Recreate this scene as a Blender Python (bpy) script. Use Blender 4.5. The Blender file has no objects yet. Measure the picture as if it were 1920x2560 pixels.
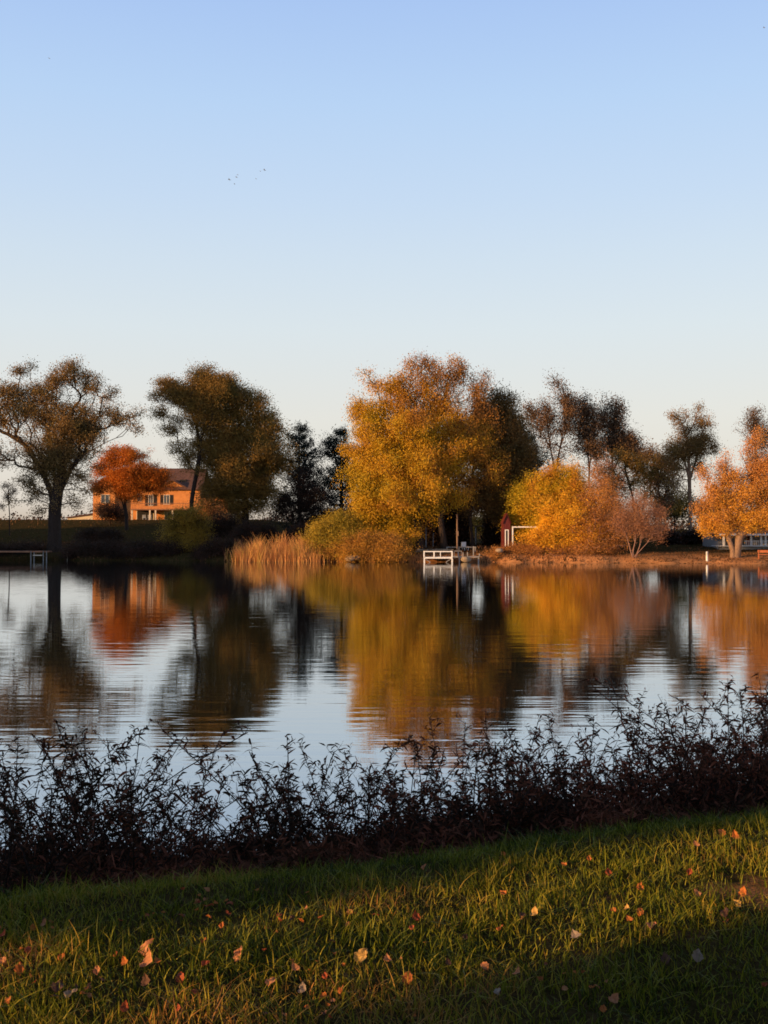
import bpy, math, random
import numpy as np
from mathutils import Vector, Matrix
sc = bpy.context.scene
COL = sc.collection
R = math.radians

# ------------------------------------------------------------------ camera
F = 2700.0                                    # focal length in photo pixels (photo 1920 x 2560)
EYE = Vector((0.0, 0.0, 2.9))
PITCH = math.atan(50 / F)
cam = bpy.data.cameras.new('camera')
cam.sensor_fit = 'VERTICAL'
cam.sensor_height = 36.0
cam.lens = 36.0 * F / 2560
cam.clip_start = 0.05
cam.clip_end = 5000
camo = bpy.data.objects.new('camera', cam)
COL.objects.link(camo)
camo.location = EYE
camo.rotation_euler = (math.pi / 2 + PITCH, 0, 0)
sc.camera = camo

# ------------------------------------------------------------------ sky
SUN_EL = R(8.0)
SUN_TO = Vector((-0.883 * math.cos(SUN_EL), -0.469 * math.cos(SUN_EL), math.sin(SUN_EL)))  # towards the sun
w = bpy.data.worlds.new('World')
sc.world = w
w.use_nodes = True
nt = w.node_tree
bg = nt.nodes['Background']
sky = nt.nodes.new('ShaderNodeTexSky')
sky.sky_type = 'NISHITA'
sky.sun_disc = False
sky.sun_elevation = SUN_EL
sky.sun_rotation = R(242)
geo = nt.nodes.new('ShaderNodeTexCoord')
sep = nt.nodes.new('ShaderNodeSeparateXYZ')
nt.links.new(geo.outputs['Generated'], sep.inputs[0])
ramp = nt.nodes.new('ShaderNodeValToRGB')
el = ramp.color_ramp
el.elements[0].position = 0.0
el.elements[0].color = (0.3641, 0.2842, 0.2157, 1)
el.elements[1].position = 1.0
el.elements[1].color = (.03, .05, .11, 1)
for p, c in ((0.030, (0.5165, 0.4755, 0.427)), (0.103, (0.5324, 0.5218, 0.4906)), (0.184, (0.4906, 0.5378, 0.5651)), (0.244, (0.4412, 0.5165, 0.5931)), (0.294, (0.3948, 0.4906, 0.6161)), (0.371, (0.3348, 0.4557, 0.6338)), (0.446, (0.2769, 0.3948, 0.622)), (.60, (.16, .23, .40)), (.80, (.07, .11, .22))):
    e = el.elements.new(p)
    e.color = (*c, 1)
nt.links.new(sep.outputs[2], ramp.inputs[0])
nish = nt.nodes.new('ShaderNodeVectorMath')       # the Nishita sky at strength 0.12
nish.operation = 'SCALE'
nish.inputs['Scale'].default_value = .12
nt.links.new(sky.outputs[0], nish.inputs[0])
mn = nt.nodes.new('ShaderNodeVectorMath')
mn.operation = 'MINIMUM'
mn.inputs[1].default_value = (.60, .58, .55)
nt.links.new(nish.outputs[0], mn.inputs[0])
mixs = nt.nodes.new('ShaderNodeMix')
mixs.data_type = 'RGBA'
mixs.inputs[0].default_value = .10
nt.links.new(ramp.outputs[0], mixs.inputs[6])
nt.links.new(mn.outputs[0], mixs.inputs[7])
nt.links.new(mixs.outputs[2], bg.inputs[0])
bg.inputs[1].default_value = 1.08

# ------------------------------------------------------------------ sun
sl = bpy.data.lights.new('sun', 'SUN')
sl.energy = 5.0
sl.angle = R(0.53)
sl.color = (1.0, 0.58, 0.24)
so = bpy.data.objects.new('sun', sl)
COL.objects.link(so)
so.rotation_euler = SUN_TO.to_track_quat('Z', 'Y').to_euler()
sc.view_settings.view_transform = 'Standard'
sc.view_settings.look = 'None'
sc.view_settings.exposure = 0.5
sc.view_settings.gamma = 1.0
sc.view_settings.use_curve_mapping = False
sc.cycles.filter_width = 1.7
sc.cycles.max_bounces = 6
sc.cycles.transparent_max_bounces = 4


# ------------------------------------------------------------------ helpers
def ray(px, py):
    x, y = (px - 960) / F, (1280 - py) / F
    c, s = math.cos(PITCH), math.sin(PITCH)
    return Vector((x, c - y * s, s + y * c))


def at(px, py, D):
    d = ray(px, py)
    return EYE + d * (D / d.y)


def sm(a, b, x):
    t = min(1.0, max(0.0, (x - a) / (b - a)))
    return t * t * (3 - 2 * t)


def Eg(x):
    x = max(-14.0, min(16.0, x))
    return 5.55 + 0.37 * x


def Yfar(x):
    return float(np.interp(x, [-70, -37, -12, 0, 10, 20, 37, 70], [112, 112, 106, 105, 104.5, 101, 98.5, 96]))


def hills(x, y):
    return 0.04 * math.sin(x * 1.7 + y * .9) + 0.03 * math.sin(x * .6 - y * 1.3 + 1)


def height(x, y):
    e = Eg(x)
    ys = e + 3.1
    yf = Yfar(x) + 0.35 * math.sin(x * .9) + .2 * math.sin(x * 2.3 + 1)
    if y < (ys + yf) / 2:
        t = (y - (e - .5)) / 3.6
        z = 1.3 - 1.75 * sm(0, 1, t) + hills(x, y) * .5
        if x < -55 or x > 66:
            z = max(z, 1.2 * sm(0, 6, max(-55 - x, x - 66)))
        return max(z, -.6)
    d = y - yf
    wl = 1 - sm(-22, -6, x)
    wr = sm(12, 30, x)
    left = np.interp(d, [-3, 0, 2, 8, 30, 62, 80, 200, 1500], [-.6, 0.0, .7, 1.1, 2.6, 4.85, 5.0, 5.2, 5.2])
    mid = np.interp(d, [-3, 0, 1.2, 4, 30, 90, 200, 1500], [-.6, 0.0, .8, 1.25, 1.7, 2.3, 2.6, 3.5])
    right = np.interp(d, [-3, 0, .5, 5, 30, 90, 200, 1500], [-.6, 0.0, .25, .75, 2.2, 3.0, 3.6, 4.0])
    z = left * wl + (mid * (1 - wr) + right * wr) * (1 - wl)
    if x < -55 or x > 66:
        z = max(z, 1.2 * sm(0, 6, max(-55 - x, x - 66)))
    return float(z + hills(x, y) * min(1, max(0, d * .2)))


def hit(px, py):
    d = ray(px, py)
    t = 2.5
    for i in range(4000):
        p = EYE + d * t
        if p.z <= height(p.x, p.y):
            return p
        t += 0.01 if t < 14 else .1
    return EYE + d * t


def tag(o, label=None, cat=None, group=None, kind=None):
    if label: o['label'] = label
    if cat: o['category'] = cat
    if group: o['group'] = group
    if kind: o['kind'] = kind
    return o


def thing(name, label, cat, loc=(0, 0, 0), rz=0, group=None):
    o = bpy.data.objects.new(name, None)
    COL.objects.link(o)
    o.empty_display_size = .3
    o.location = loc
    o.rotation_euler = (0, 0, rz)
    return tag(o, label, cat, group)


def link(name, me, mat=None, parent=None, world=False):
    if mat and not me.materials:
        me.materials.append(mat)
    o = bpy.data.objects.new(name, me)
    COL.objects.link(o)
    if parent:
        o.parent = parent
        if world:       # vertices are in world space: undo the parent's placement
            M = Matrix.Translation(parent.location) @ parent.rotation_euler.to_matrix().to_4x4()
            o.matrix_parent_inverse = M.inverted()
    return o


def np_mesh(name, V, Fq, attr=None, smooth=False, nv=4):
    """V (n,3); Fq (m,nv) same-size faces; attr per-vertex float"""
    me = bpy.data.meshes.new(name)
    V = np.asarray(V, np.float32)
    Fq = np.asarray(Fq, np.int32)
    me.vertices.add(len(V))
    me.vertices.foreach_set('co', V.ravel())
    me.loops.add(Fq.size)
    me.loops.foreach_set('vertex_index', Fq.ravel())
    me.polygons.add(len(Fq))
    me.polygons.foreach_set('loop_start', np.arange(0, Fq.size, Fq.shape[1], dtype=np.int32))
    me.polygons.foreach_set('loop_total', np.full(len(Fq), Fq.shape[1], np.int32))
    if smooth:
        me.polygons.foreach_set('use_smooth', np.ones(len(Fq), bool))
    if attr is not None:
        a = me.attributes.new('rnd', 'FLOAT', 'POINT')
        a.data.foreach_set('value', np.asarray(attr, np.float32))
    me.update(calc_edges=True)
    return me


class MB:
    """collects boxes, tubes and faces and links them as one mesh object"""
    def __init__(s):
        s.v = []; s.f = []

    def face(s, pts):
        n = len(s.v)
        s.v += [tuple(p) for p in pts]
        s.f.append(tuple(range(n, n + len(pts))))
        return s

    def box(s, x0, x1, y0, y1, z0, z1):
        n = len(s.v)
        s.v += [(x, y, z) for z in (z0, z1) for y in (y0, y1) for x in (x0, x1)]
        s.f += [tuple(n + i for i in q) for q in ((0, 2, 3, 1), (4, 5, 7, 6), (0, 1, 5, 4), (2, 6, 7, 3), (0, 4, 6, 2), (1, 3, 7, 5))]
        return s

    def prism(s, prof, a, b, axis='y'):
        """profile of (u,v) extruded from a to b along y (u=x) or x (u=y)"""
        n = len(s.v); k = len(prof)
        for t in (a, b):
            for u, v in prof:
                s.v.append((u, t, v) if axis == 'y' else (t, u, v))
        s.f.append(tuple(n + i for i in range(k)))
        s.f.append(tuple(n + k + i for i in reversed(range(k))))
        for i in range(k):
            j = (i + 1) % k
            s.f.append((n + i, n + j, n + k + j, n + k + i))
        return s

    def tube(s, pts, rad, sides=8, cap=True):
        pts = [Vector(p) for p in pts]
        if not hasattr(rad, '__len__'): rad = [rad] * len(pts)
        n0 = len(s.v)
        up = Vector((0.31, 0.17, 0.93))
        for i, p in enumerate(pts):
            d = (pts[min(i + 1, len(pts) - 1)] - pts[max(i - 1, 0)]).normalized()
            u = d.cross(up)
            if u.length < .05: u = d.cross(Vector((1, 0, 0)))
            u.normalize(); v = d.cross(u)
            for k in range(sides):
                a = 2 * math.pi * k / sides
                s.v.append(tuple(p + (u * math.cos(a) + v * math.sin(a)) * rad[i]))
        for i in range(len(pts) - 1):
            for k in range(sides):
                a, b = n0 + i * sides + k, n0 + i * sides + (k + 1) % sides
                s.f.append((a, b, b + sides, a + sides))
        if cap:
            s.f.append(tuple(n0 + k for k in range(sides)))
            s.f.append(tuple(n0 + (len(pts) - 1) * sides + k for k in reversed(range(sides))))
        return s

    def mesh(s, name, smooth=False):
        me = bpy.data.meshes.new(name)
        me.from_pydata(s.v, [], s.f)
        if smooth:
            me.polygons.foreach_set('use_smooth', [True] * len(me.polygons))
        me.update()
        return me

    def build(s, name, mat, parent=None, smooth=False, world=False):
        return link(name, s.mesh(name, smooth), mat, parent, world)


# ------------------------------------------------------------------ materials
def newmat(name):
    m = bpy.data.materials.new(name)
    m.use_nodes = True
    return m, m.node_tree, m.node_tree.nodes['Principled BSDF']


def noise_node(t, scale, detail=4, rough=.6, vec=None, coord='Object'):
    n = t.nodes.new('ShaderNodeTexNoise')
    n.inputs['Scale'].default_value = scale
    n.inputs['Detail'].default_value = detail
    n.inputs['Roughness'].default_value = rough
    if vec is None:
        c = t.nodes.new('ShaderNodeTexCoord')
        vec = c.outputs[coord]
    t.links.new(vec, n.inputs['Vector'])
    return n


def ramp_node(t, src, stops):
    r = t.nodes.new('ShaderNodeValToRGB')
    e = r.color_ramp.elements
    e[0].position, e[0].color = stops[0][0], (*stops[0][1], 1)
    e[1].position, e[1].color = stops[-1][0], (*stops[-1][1], 1)
    for p, c in stops[1:-1]:
        q = e.new(p); q.color = (*c, 1)
    t.links.new(src, r.inputs[0])
    return r


def rough_mat(name, c1, c2, scale=3.0, rough=.85, bump=.3, bscale=None, bdist=.02, stretch=None):
    m, t, p = newmat(name)
    c = t.nodes.new('ShaderNodeTexCoord')
    vec = c.outputs['Object']
    if stretch:
        mp = t.nodes.new('ShaderNodeMapping')
        mp.inputs['Scale'].default_value = stretch
        t.links.new(vec, mp.inputs[0]); vec = mp.outputs[0]
    n = noise_node(t, scale, 5, .65, vec)
    r = ramp_node(t, n.outputs[0], ((.3, c1), (.7, c2)))
    t.links.new(r.outputs[0], p.inputs['Base Color'])
    p.inputs['Roughness'].default_value = rough
    p.inputs['Specular IOR Level'].default_value = .25
    if bump:
        n2 = noise_node(t, bscale or scale * 4, 4, .6, vec)
        b = t.nodes.new('ShaderNodeBump')
        b.inputs['Strength'].default_value = bump
        b.inputs['Distance'].default_value = bdist
        t.links.new(n2.outputs[0], b.inputs['Height'])
        t.links.new(b.outputs[0], p.inputs['Normal'])
    return m


def leaf_mat(name, cols, nscale=.35, mixn=.65, trans=.22, coord='Object', rough=.6):
    """leaf hue varies leaf by leaf (attribute) and patch by patch (noise)"""
    m, t, p = newmat(name)
    a = t.nodes.new('ShaderNodeAttribute'); a.attribute_name = 'rnd'
    n = noise_node(t, nscale, 3, .6, None, coord)
    st = t.nodes.new('ShaderNodeMapRange')
    st.inputs['From Min'].default_value = .32; st.inputs['From Max'].default_value = .68
    t.links.new(n.outputs[0], st.inputs[0])
    mx = t.nodes.new('ShaderNodeMix'); mx.inputs[0].default_value = mixn
    t.links.new(a.outputs['Fac'], mx.inputs[2]); t.links.new(st.outputs[0], mx.inputs[3])
    k = len(cols) - 1
    r = ramp_node(t, mx.outputs[0], [(.12 + .76 * i / k, c) for i, c in enumerate(cols)])
    t.links.new(r.outputs[0], p.inputs['Base Color'])
    p.inputs['Roughness'].default_value = rough
    p.inputs['Specular IOR Level'].default_value = .2
    tr = t.nodes.new('ShaderNodeBsdfTranslucent')
    t.links.new(r.outputs[0], tr.inputs[0])
    ms = t.nodes.new('ShaderNodeMixShader'); ms.inputs[0].default_value = trans
    t.links.new(p.outputs[0], ms.inputs[1]); t.links.new(tr.outputs[0], ms.inputs[2])
    t.links.new(ms.outputs[0], t.nodes['Material Output'].inputs['Surface'])
    return m


M = {}
M['bark'] = rough_mat('bark_dark', (.018, .012, .009), (.05, .032, .024), 6, bump=.6, bdist=.05, stretch=(3, 3, .6))
M['bark_tan'] = rough_mat('bark_tan', (.14, .085, .055), (.32, .20, .13), 5, bump=.6, bdist=.04, stretch=(3, 3, .6))
M['bark_pink'] = rough_mat('bark_pink', (.16, .09, .07), (.30, .17, .13), 5, bump=.5, stretch=(3, 3, .6))
M['white'] = rough_mat('white_paint', (.66, .65, .62), (.80, .79, .77), 2.5, .55, .1)
M['grey_wood'] = rough_mat('grey_wood', (.16, .15, .14), (.36, .34, .32), 4, .8, .3, stretch=(1, 6, 6))
M['stone'] = rough_mat('pale_stone', (.16, .12, .09), (.38, .29, .20), 1.6, .9, .7, 3, .08)
M['dark'] = rough_mat('dark_interior', (.012, .01, .01), (.03, .026, .024), 2, .8, 0)
M['steel'] = rough_mat('steel_pole', (.20, .22, .26), (.34, .36, .40), 6, .5, .1)
M['red'] = rough_mat('barn_red_paint', (.07, .012, .010), (.14, .022, .016), 3, .6, .2, stretch=(6, 6, 1))
M['tan_siding'] = rough_mat('tan_siding', (.62, .36, .20), (.74, .44, .25), 1.2, .8, .25)
M['roof'] = rough_mat('brown_shingle', (.07, .035, .026), (.17, .085, .06), 3, .9, .4)
M['trim'] = rough_mat('cream_trim', (.62, .50, .36), (.74, .62, .48), 2, .7, .1)
M['pale_metal'] = rough_mat('pale_metal_roof', (.60, .48, .30), (.74, .60, .40), .6, .6, .1)
M['deck'] = rough_mat('deck_wood', (.20, .09, .05), (.36, .17, .09), 3, .8, .3)
M['rust'] = rough_mat('rust_red_metal', (.28, .08, .03), (.46, .15, .06), 5, .7, .2)
M['road'] = rough_mat('pale_gravel', (.30, .22, .16), (.42, .32, .24), 4, .95, .3)
M['bird'] = rough_mat('dark_feather', (.10, .11, .14), (.18, .19, .22), 4, .8, 0)


def glass_mat():
    m, t, p = newmat('window_glass')
    p.inputs['Base Color'].default_value = (.05, .06, .07, 1)
    p.inputs['Roughness'].default_value = .12
    p.inputs['Specular IOR Level'].default_value = .9
    n = noise_node(t, .8, 2)
    b = t.nodes.new('ShaderNodeBump'); b.inputs['Strength'].default_value = .05
    t.links.new(n.outputs[0], b.inputs['Height']); t.links.new(b.outputs[0], p.inputs['Normal'])
    return m


M['glass'] = glass_mat()


def siding_mat():
    m, t, p = newmat('tan_lap_siding')
    n = noise_node(t, 1.0, 4)
    r = ramp_node(t, n.outputs[0], ((.3, (.54, .19, .045)), (.7, (.74, .29, .075))))
    t.links.new(r.outputs[0], p.inputs['Base Color'])
    p.inputs['Roughness'].default_value = .8
    c = t.nodes.new('ShaderNodeTexCoord')
    wv = t.nodes.new('ShaderNodeTexWave')
    wv.bands_direction = 'Z'; wv.wave_profile = 'SAW'
    wv.inputs['Scale'].default_value = 1.6
    t.links.new(c.outputs['Object'], wv.inputs[0])
    b = t.nodes.new('ShaderNodeBump'); b.inputs['Strength'].default_value = .5; b.inputs['Distance'].default_value = .03
    t.links.new(wv.outputs['Fac'], b.inputs['Height']); t.links.new(b.outputs[0], p.inputs['Normal'])
    return m


M['siding'] = siding_mat()


def ground_mat():
    m, t, p = newmat('ground_soil_grass')
    c = t.nodes.new('ShaderNodeTexCoord')
    n1 = noise_node(t, .12, 5, .6, c.outputs['Object'])
    n2 = noise_node(t, 2.2, 6, .7, c.outputs['Object'])
    n3 = noise_node(t, 30, 4, .7, c.outputs['Object'])
    r1 = ramp_node(t, n2.outputs[0], ((.3, (.035, .032, .010)), (.55, (.075, .052, .02)), (.75, (.15, .085, .04))))
    r2 = ramp_node(t, n3.outputs[0], ((.3, (.5, .5, .5)), (.7, (1.25, 1.2, 1.1))))
    mm = t.nodes.new('ShaderNodeMix'); mm.data_type = 'RGBA'; mm.blend_type = 'MULTIPLY'
    mm.inputs[0].default_value = 1
    t.links.new(r1.outputs[0], mm.inputs[6]); t.links.new(r2.outputs[0], mm.inputs[7])
    # bare earth: reddish shore sand on the far right bank, a worn patch near the camera
    sp = t.nodes.new('ShaderNodeSeparateXYZ'); t.links.new(c.outputs['Object'], sp.inputs[0])
    z1 = t.nodes.new('ShaderNodeMapRange'); z1.inputs[1].default_value = 1.0; z1.inputs[2].default_value = .55
    t.links.new(sp.outputs[2], z1.inputs[0])
    y1 = t.nodes.new('ShaderNodeMapRange'); y1.inputs[1].default_value = 60; y1.inputs[2].default_value = 70
    t.links.new(sp.outputs[1], y1.inputs[0])
    x1_ = t.nodes.new('ShaderNodeMapRange'); x1_.inputs[1].default_value = -13; x1_.inputs[2].default_value = -8
    t.links.new(sp.outputs[0], x1_.inputs[0])
    m0 = t.nodes.new('ShaderNodeMath'); m0.operation = 'MULTIPLY'
    t.links.new(z1.outputs[0], m0.inputs[0]); t.links.new(x1_.outputs[0], m0.inputs[1])
    ml = t.nodes.new('ShaderNodeMath'); ml.operation = 'MULTIPLY'
    t.links.new(m0.outputs[0], ml.inputs[0]); t.links.new(y1.outputs[0], ml.inputs[1])
    d = t.nodes.new('ShaderNodeVectorMath'); d.operation = 'DISTANCE'
    mp = t.nodes.new('ShaderNodeMapping')
    mp.inputs['Scale'].default_value = (1, 1.6, 0); t.links.new(c.outputs['Object'], mp.inputs[0])
    pp = hit(1890, 2235)
    d.inputs[1].default_value = (pp.x + .15, pp.y * 1.6, 0)
    t.links.new(mp.outputs[0], d.inputs[0])
    dn = noise_node(t, 7, 4, .7, c.outputs['Object'])
    da = t.nodes.new('ShaderNodeMath'); da.operation = 'ADD'
    t.links.new(d.outputs['Value'], da.inputs[0]); t.links.new(dn.outputs[0], da.inputs[1])
    dr = t.nodes.new('ShaderNodeMapRange'); dr.inputs[1].default_value = .90; dr.inputs[2].default_value = .45
    t.links.new(da.outputs[0], dr.inputs[0])
    mx2 = t.nodes.new('ShaderNodeMath'); mx2.operation = 'MAXIMUM'
    t.links.new(ml.outputs[0], mx2.inputs[0]); t.links.new(dr.outputs[0], mx2.inputs[1])
    er = ramp_node(t, n2.outputs[0], ((.3, (.40, .17, .06)), (.7, (.60, .28, .11))))
    m2 = t.nodes.new('ShaderNodeMix'); m2.data_type = 'RGBA'
    t.links.new(mx2.outputs[0], m2.inputs[0]); t.links.new(mm.outputs[2], m2.inputs[6]); t.links.new(er.outputs[0], m2.inputs[7])
    t.links.new(m2.outputs[2], p.inputs['Base Color'])
    p.inputs['Roughness'].default_value = .95
    p.inputs['Specular IOR Level'].default_value = 0
    b = t.nodes.new('ShaderNodeBump'); b.inputs['Strength'].default_value = .7; b.inputs['Distance'].default_value = .04
    t.links.new(n3.outputs[0], b.inputs['Height']); t.links.new(b.outputs[0], p.inputs['Normal'])
    return m


def water_mat():
    m, t, p = newmat('lake_water')
    c = t.nodes.new('ShaderNodeTexCoord')

    def layer(sx, sy, det, rot=0.0):
        mp = t.nodes.new('ShaderNodeMapping')
        mp.inputs['Scale'].default_value = (sx, sy, 1)
        mp.inputs['Rotation'].default_value = (0, 0, rot)
        t.links.new(c.outputs['Object'], mp.inputs[0])
        n = noise_node(t, 1.0, det, .5, mp.outputs[0])
        return n
    a = layer(.20, 1.7, 2, R(4))      # long low ripples, crests across the view
    b2 = layer(.7, 4.6, 2, R(-7))      # short ripples
    g = layer(.03, .05, 1)             # gusts: calm and rippled patches
    b = t.nodes.new('ShaderNodeBump'); b.inputs['Strength'].default_value = 1
    b.inputs['Distance'].default_value = WAVE_A
    bb = t.nodes.new('ShaderNodeBump'); bb.inputs['Strength'].default_value = 1
    bb.inputs['Distance'].default_value = WAVE_B
    mr = t.nodes.new('ShaderNodeMapRange')
    mr.inputs[1].default_value = .35; mr.inputs[2].default_value = .65
    mr.inputs[3].default_value = .35; mr.inputs[4].default_value = 1.15
    t.links.new(g.outputs[0], mr.inputs[0])
    t.links.new(mr.outputs[0], b.inputs['Strength']); 
    t.links.new(a.outputs[0], b.inputs['Height']); t.links.new(b2.outputs[0], bb.inputs['Height'])
    t.links.new(b.outputs[0], bb.inputs['Normal'])
    gl = t.nodes.new('ShaderNodeBsdfGlossy')
    gl.inputs['Roughness'].default_value = WATER_R
    gl.inputs['Color'].default_value = (.88, .935, 1.0, 1)
    df = t.nodes.new('ShaderNodeBsdfDiffuse'); df.inputs[0].default_value = (.012, .014, .012, 1)
    fr = t.nodes.new('ShaderNodeFresnel'); fr.inputs[0].default_value = 1.6
    pw = t.nodes.new('ShaderNodeMath'); pw.operation = 'POWER'; pw.inputs[1].default_value = .38
    t.links.new(fr.outputs[0], pw.inputs[0])
    t.links.new(bb.outputs[0], gl.inputs['Normal']); t.links.new(bb.outputs[0], fr.inputs['Normal'])
    ms = t.nodes.new('ShaderNodeMixShader')
    t.links.new(pw.outputs[0], ms.inputs[0]); t.links.new(df.outputs[0], ms.inputs[1]); t.links.new(gl.outputs[0], ms.inputs[2])
    t.links.new(ms.outputs[0], t.nodes['Material Output'].inputs['Surface'])
    return m


WAVE_A, WAVE_B, WATER_R = .0055, .0024, .016

# ------------------------------------------------------------------ ground and lake
def axis(segs):
    out = []
    for a, b, n in segs:
        out += list(np.linspace(a, b, n, endpoint=False))
    out.append(segs[-1][1])
    return np.array(out)


xs = axis([(-900, -120, 12), (-120, -50, 14), (-50, -8, 50), (-8, 8, 90), (8, 45, 50), (45, 120, 16), (120, 900, 12)])
ys = axis([(-300, -40, 8), (-40, 2, 20), (2, 12.5, 110), (12.5, 90, 16), (90, 120, 75), (120, 200, 50), (200, 420, 16), (420, 3000, 10)])
V = np.array([(x, y, height(x, y)) for y in ys for x in xs])
nx, ny = len(xs), len(ys)
ii = np.arange(nx - 1)[None, :] + nx * np.arange(ny - 1)[:, None]
ii = ii.ravel()
Fq = np.stack([ii, ii + 1, ii + 1 + nx, ii + nx], 1)
g = link('ground', np_mesh('ground', V, Fq, smooth=True), ground_mat())
tag(g, kind='structure')
lm = MB().face([(-75, 3, 0), (80, 3, 0), (80, 118, 0), (-75, 118, 0)])
lk = lm.build('lake_water', water_mat()); tag(lk, kind='structure')

# ------------------------------------------------------------------ trees
def leaves_mesh(name, C, sig, per, size, rng, droop=0.0, aspect=.5, squash=1.0, hue=None, hmix=.6):
    """C (n,3) cluster centres; sig spread; per leaves each -> diamond leaf quads with a slight fold"""
    n = len(C) * per
    ctr = np.repeat(C, per, 0) + rng.normal(0, 1, (n, 3)) * np.array([sig, sig, sig * squash])
    if droop:
        ctr[:, 2] -= np.abs(rng.normal(0, sig * droop, n))
    d = rng.normal(0, 1, (n, 3)); d[:, 2] -= droop * 1.4
    d /= np.linalg.norm(d, axis=1)[:, None]
    q = rng.normal(0, 1, (n, 3))
    s = np.cross(d, q); s /= np.linalg.norm(s, axis=1)[:, None] + 1e-9
    L = size * rng.uniform(.6, 1.4, n)[:, None]
    W = L * aspect * .5
    v = np.stack([ctr - d * L / 2, ctr + s * W, ctr + d * L / 2, ctr - s * W], 1).reshape(-1, 3)
    f = np.arange(n * 4).reshape(-1, 4)
    rc = np.repeat(rng.uniform(0, 1, len(C)), per) * .5 + rng.uniform(0, 1, n) * .5
    if hue is not None:
        rc = rc * (1 - hmix) + np.repeat(hue, per) * hmix
    return np_mesh(name, v, f, np.repeat(rc, 4))


def skeleton(stems, C, rng, r0, wiggle=.12, alpha=.35, tip=.02):
    """stems: list of polylines (Vector lists) from the ground up; C: cluster centres; returns node arrays"""
    P = []; par = []; plen = []; trunk = []
    for st in stems:
        prev = -1
        snap = True
        for p in st:
            if snap and P:                # share the trunk of an earlier stem as long as they coincide
                dd_ = [(Vector(p) - Vector(q)).length for q in P]
                jn = int(np.argmin(dd_))
                if dd_[jn] < .12:
                    prev = jn
                    continue
            snap = False
            if prev >= 0:
                q = P[prev]; L = (Vector(p) - Vector(q)).length
                k = max(1, int(L / 1.2))
            else:
                q = p; k = 1; L = 0
            for j in range(1, k + 1):
                t = j / k
                x = Vector(q).lerp(Vector(p), t)
                if 0 < j < k:
                    x += Vector(rng.normal(0, .05, 3))
                P.append(tuple(x)); par.append(prev)
                plen.append((plen[prev] + L / k) if prev >= 0 else 0)
                trunk.append(True)
                prev = len(P) - 1
    P = [np.array(p) for p in P]
    low = min(p[2] for p in P)
    fork = P[0][2] + 1.2
    order = np.argsort(np.linalg.norm(C - P[len(P) // 2], axis=1))
    cnt = np.zeros(len(P) + len(C) * 4 + 10)
    A = np.zeros((len(P) + len(C) * 4 + 10, 3)); A[:len(P)] = P
    PL = np.zeros(len(A)); PL[:len(P)] = plen
    n = len(P)
    par = par + [0] * (len(A) - n)
    ok = np.zeros(len(A), bool); ok[:n] = A[:n, 2] > fork
    if not ok[:n].any(): ok[n - 1] = True
    leaf_nodes = []
    for ci in order:
        c = C[ci]
        D = np.linalg.norm(A[:n] - c, axis=1)
        up = np.maximum(0, A[:n, 2] - c[2]) * .6         # prefer growing upward from a lower node
        cost = D + alpha * PL[:n] + up
        cost[~ok[:n]] = 1e9
        j = int(np.argmin(cost))
        L = D[j]
        k = 1 if L < .6 else (2 if L < 2 else 4)
        q = A[j].copy(); prev = j
        sag = np.array([0, 0, L * rng.uniform(.02, .12)])
        for i in range(1, k + 1):
            t = i / k
            x = q + (c - q) * t
            if i < k:
                x = x + rng.normal(0, wiggle * L / k, 3) - sag * math.sin(t * math.pi)
            A[n] = x; par[n] = prev; PL[n] = PL[prev] + L / k; ok[n] = True
            prev = n; n += 1
            if n >= len(A) - 5:
                break
        leaf_nodes.append(prev)
        if n >= len(A) - 5: break
    for j in leaf_nodes:
        cnt[j] += 1
    for i in range(n - 1, 0, -1):
        if par[i] >= 0: cnt[par[i]] += cnt[i]
    rad = tip + (r0 * .85 - tip) * (cnt[:n] / max(1, cnt[:n].max())) ** .64
    best = {}
    for i in range(n):
        p_ = par[i]
        if p_ >= 0 and (p_ not in best or cnt[i] > cnt[best[p_]]): best[p_] = i
    for i in range(n):                 # the leader of each fork keeps most of its parent's girth
        if i in best:
            c_ = best[i]
            rad[c_] = max(rad[c_], rad[i] * .86)
    return A[:n], np.array(par[:n]), rad


def skel_mesh(name, A, par, rad, sides=5, flare=1.25):
    e = np.where(par >= 0)[0]
    a, b = A[par[e]], A[e]
    rb = rad[e]; ra = np.minimum(rad[par[e]], rb * 1.6)
    base = par[par[e]] < 0
    ra = np.where(base, np.maximum(ra, rb * flare), ra)
    d = b - a; L = np.linalg.norm(d, axis=1)[:, None] + 1e-6; d = d / L
    a = a - d * np.minimum(rb[:, None] * .3, .1)
    up = np.tile(np.array([[.2, .1, .97]]), (len(e), 1))
    up[np.abs(d[:, 2]) > .9] = (1, 0, 0)
    u = np.cross(d, up); u /= np.linalg.norm(u, axis=1)[:, None]
    v = np.cross(d, u)
    ang = np.arange(sides) * 2 * np.pi / sides
    ring = u[:, None, :] * np.cos(ang)[None, :, None] + v[:, None, :] * np.sin(ang)[None, :, None]
    va = a[:, None, :] + ring * ra[:, None, None]
    vb = b[:, None, :] + ring * rb[:, None, None]
    VV = np.concatenate([va, vb], 1).reshape(-1, 3)
    k = np.arange(sides); k2 = (k + 1) % sides
    f = np.stack([k, k2, k2 + sides, k + sides], 1)
    FF = (f[None] + (np.arange(len(e)) * 2 * sides)[:, None, None]).reshape(-1, 4)
    return np_mesh(name, VV, FF, smooth=True)


SEED = [11]


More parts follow.
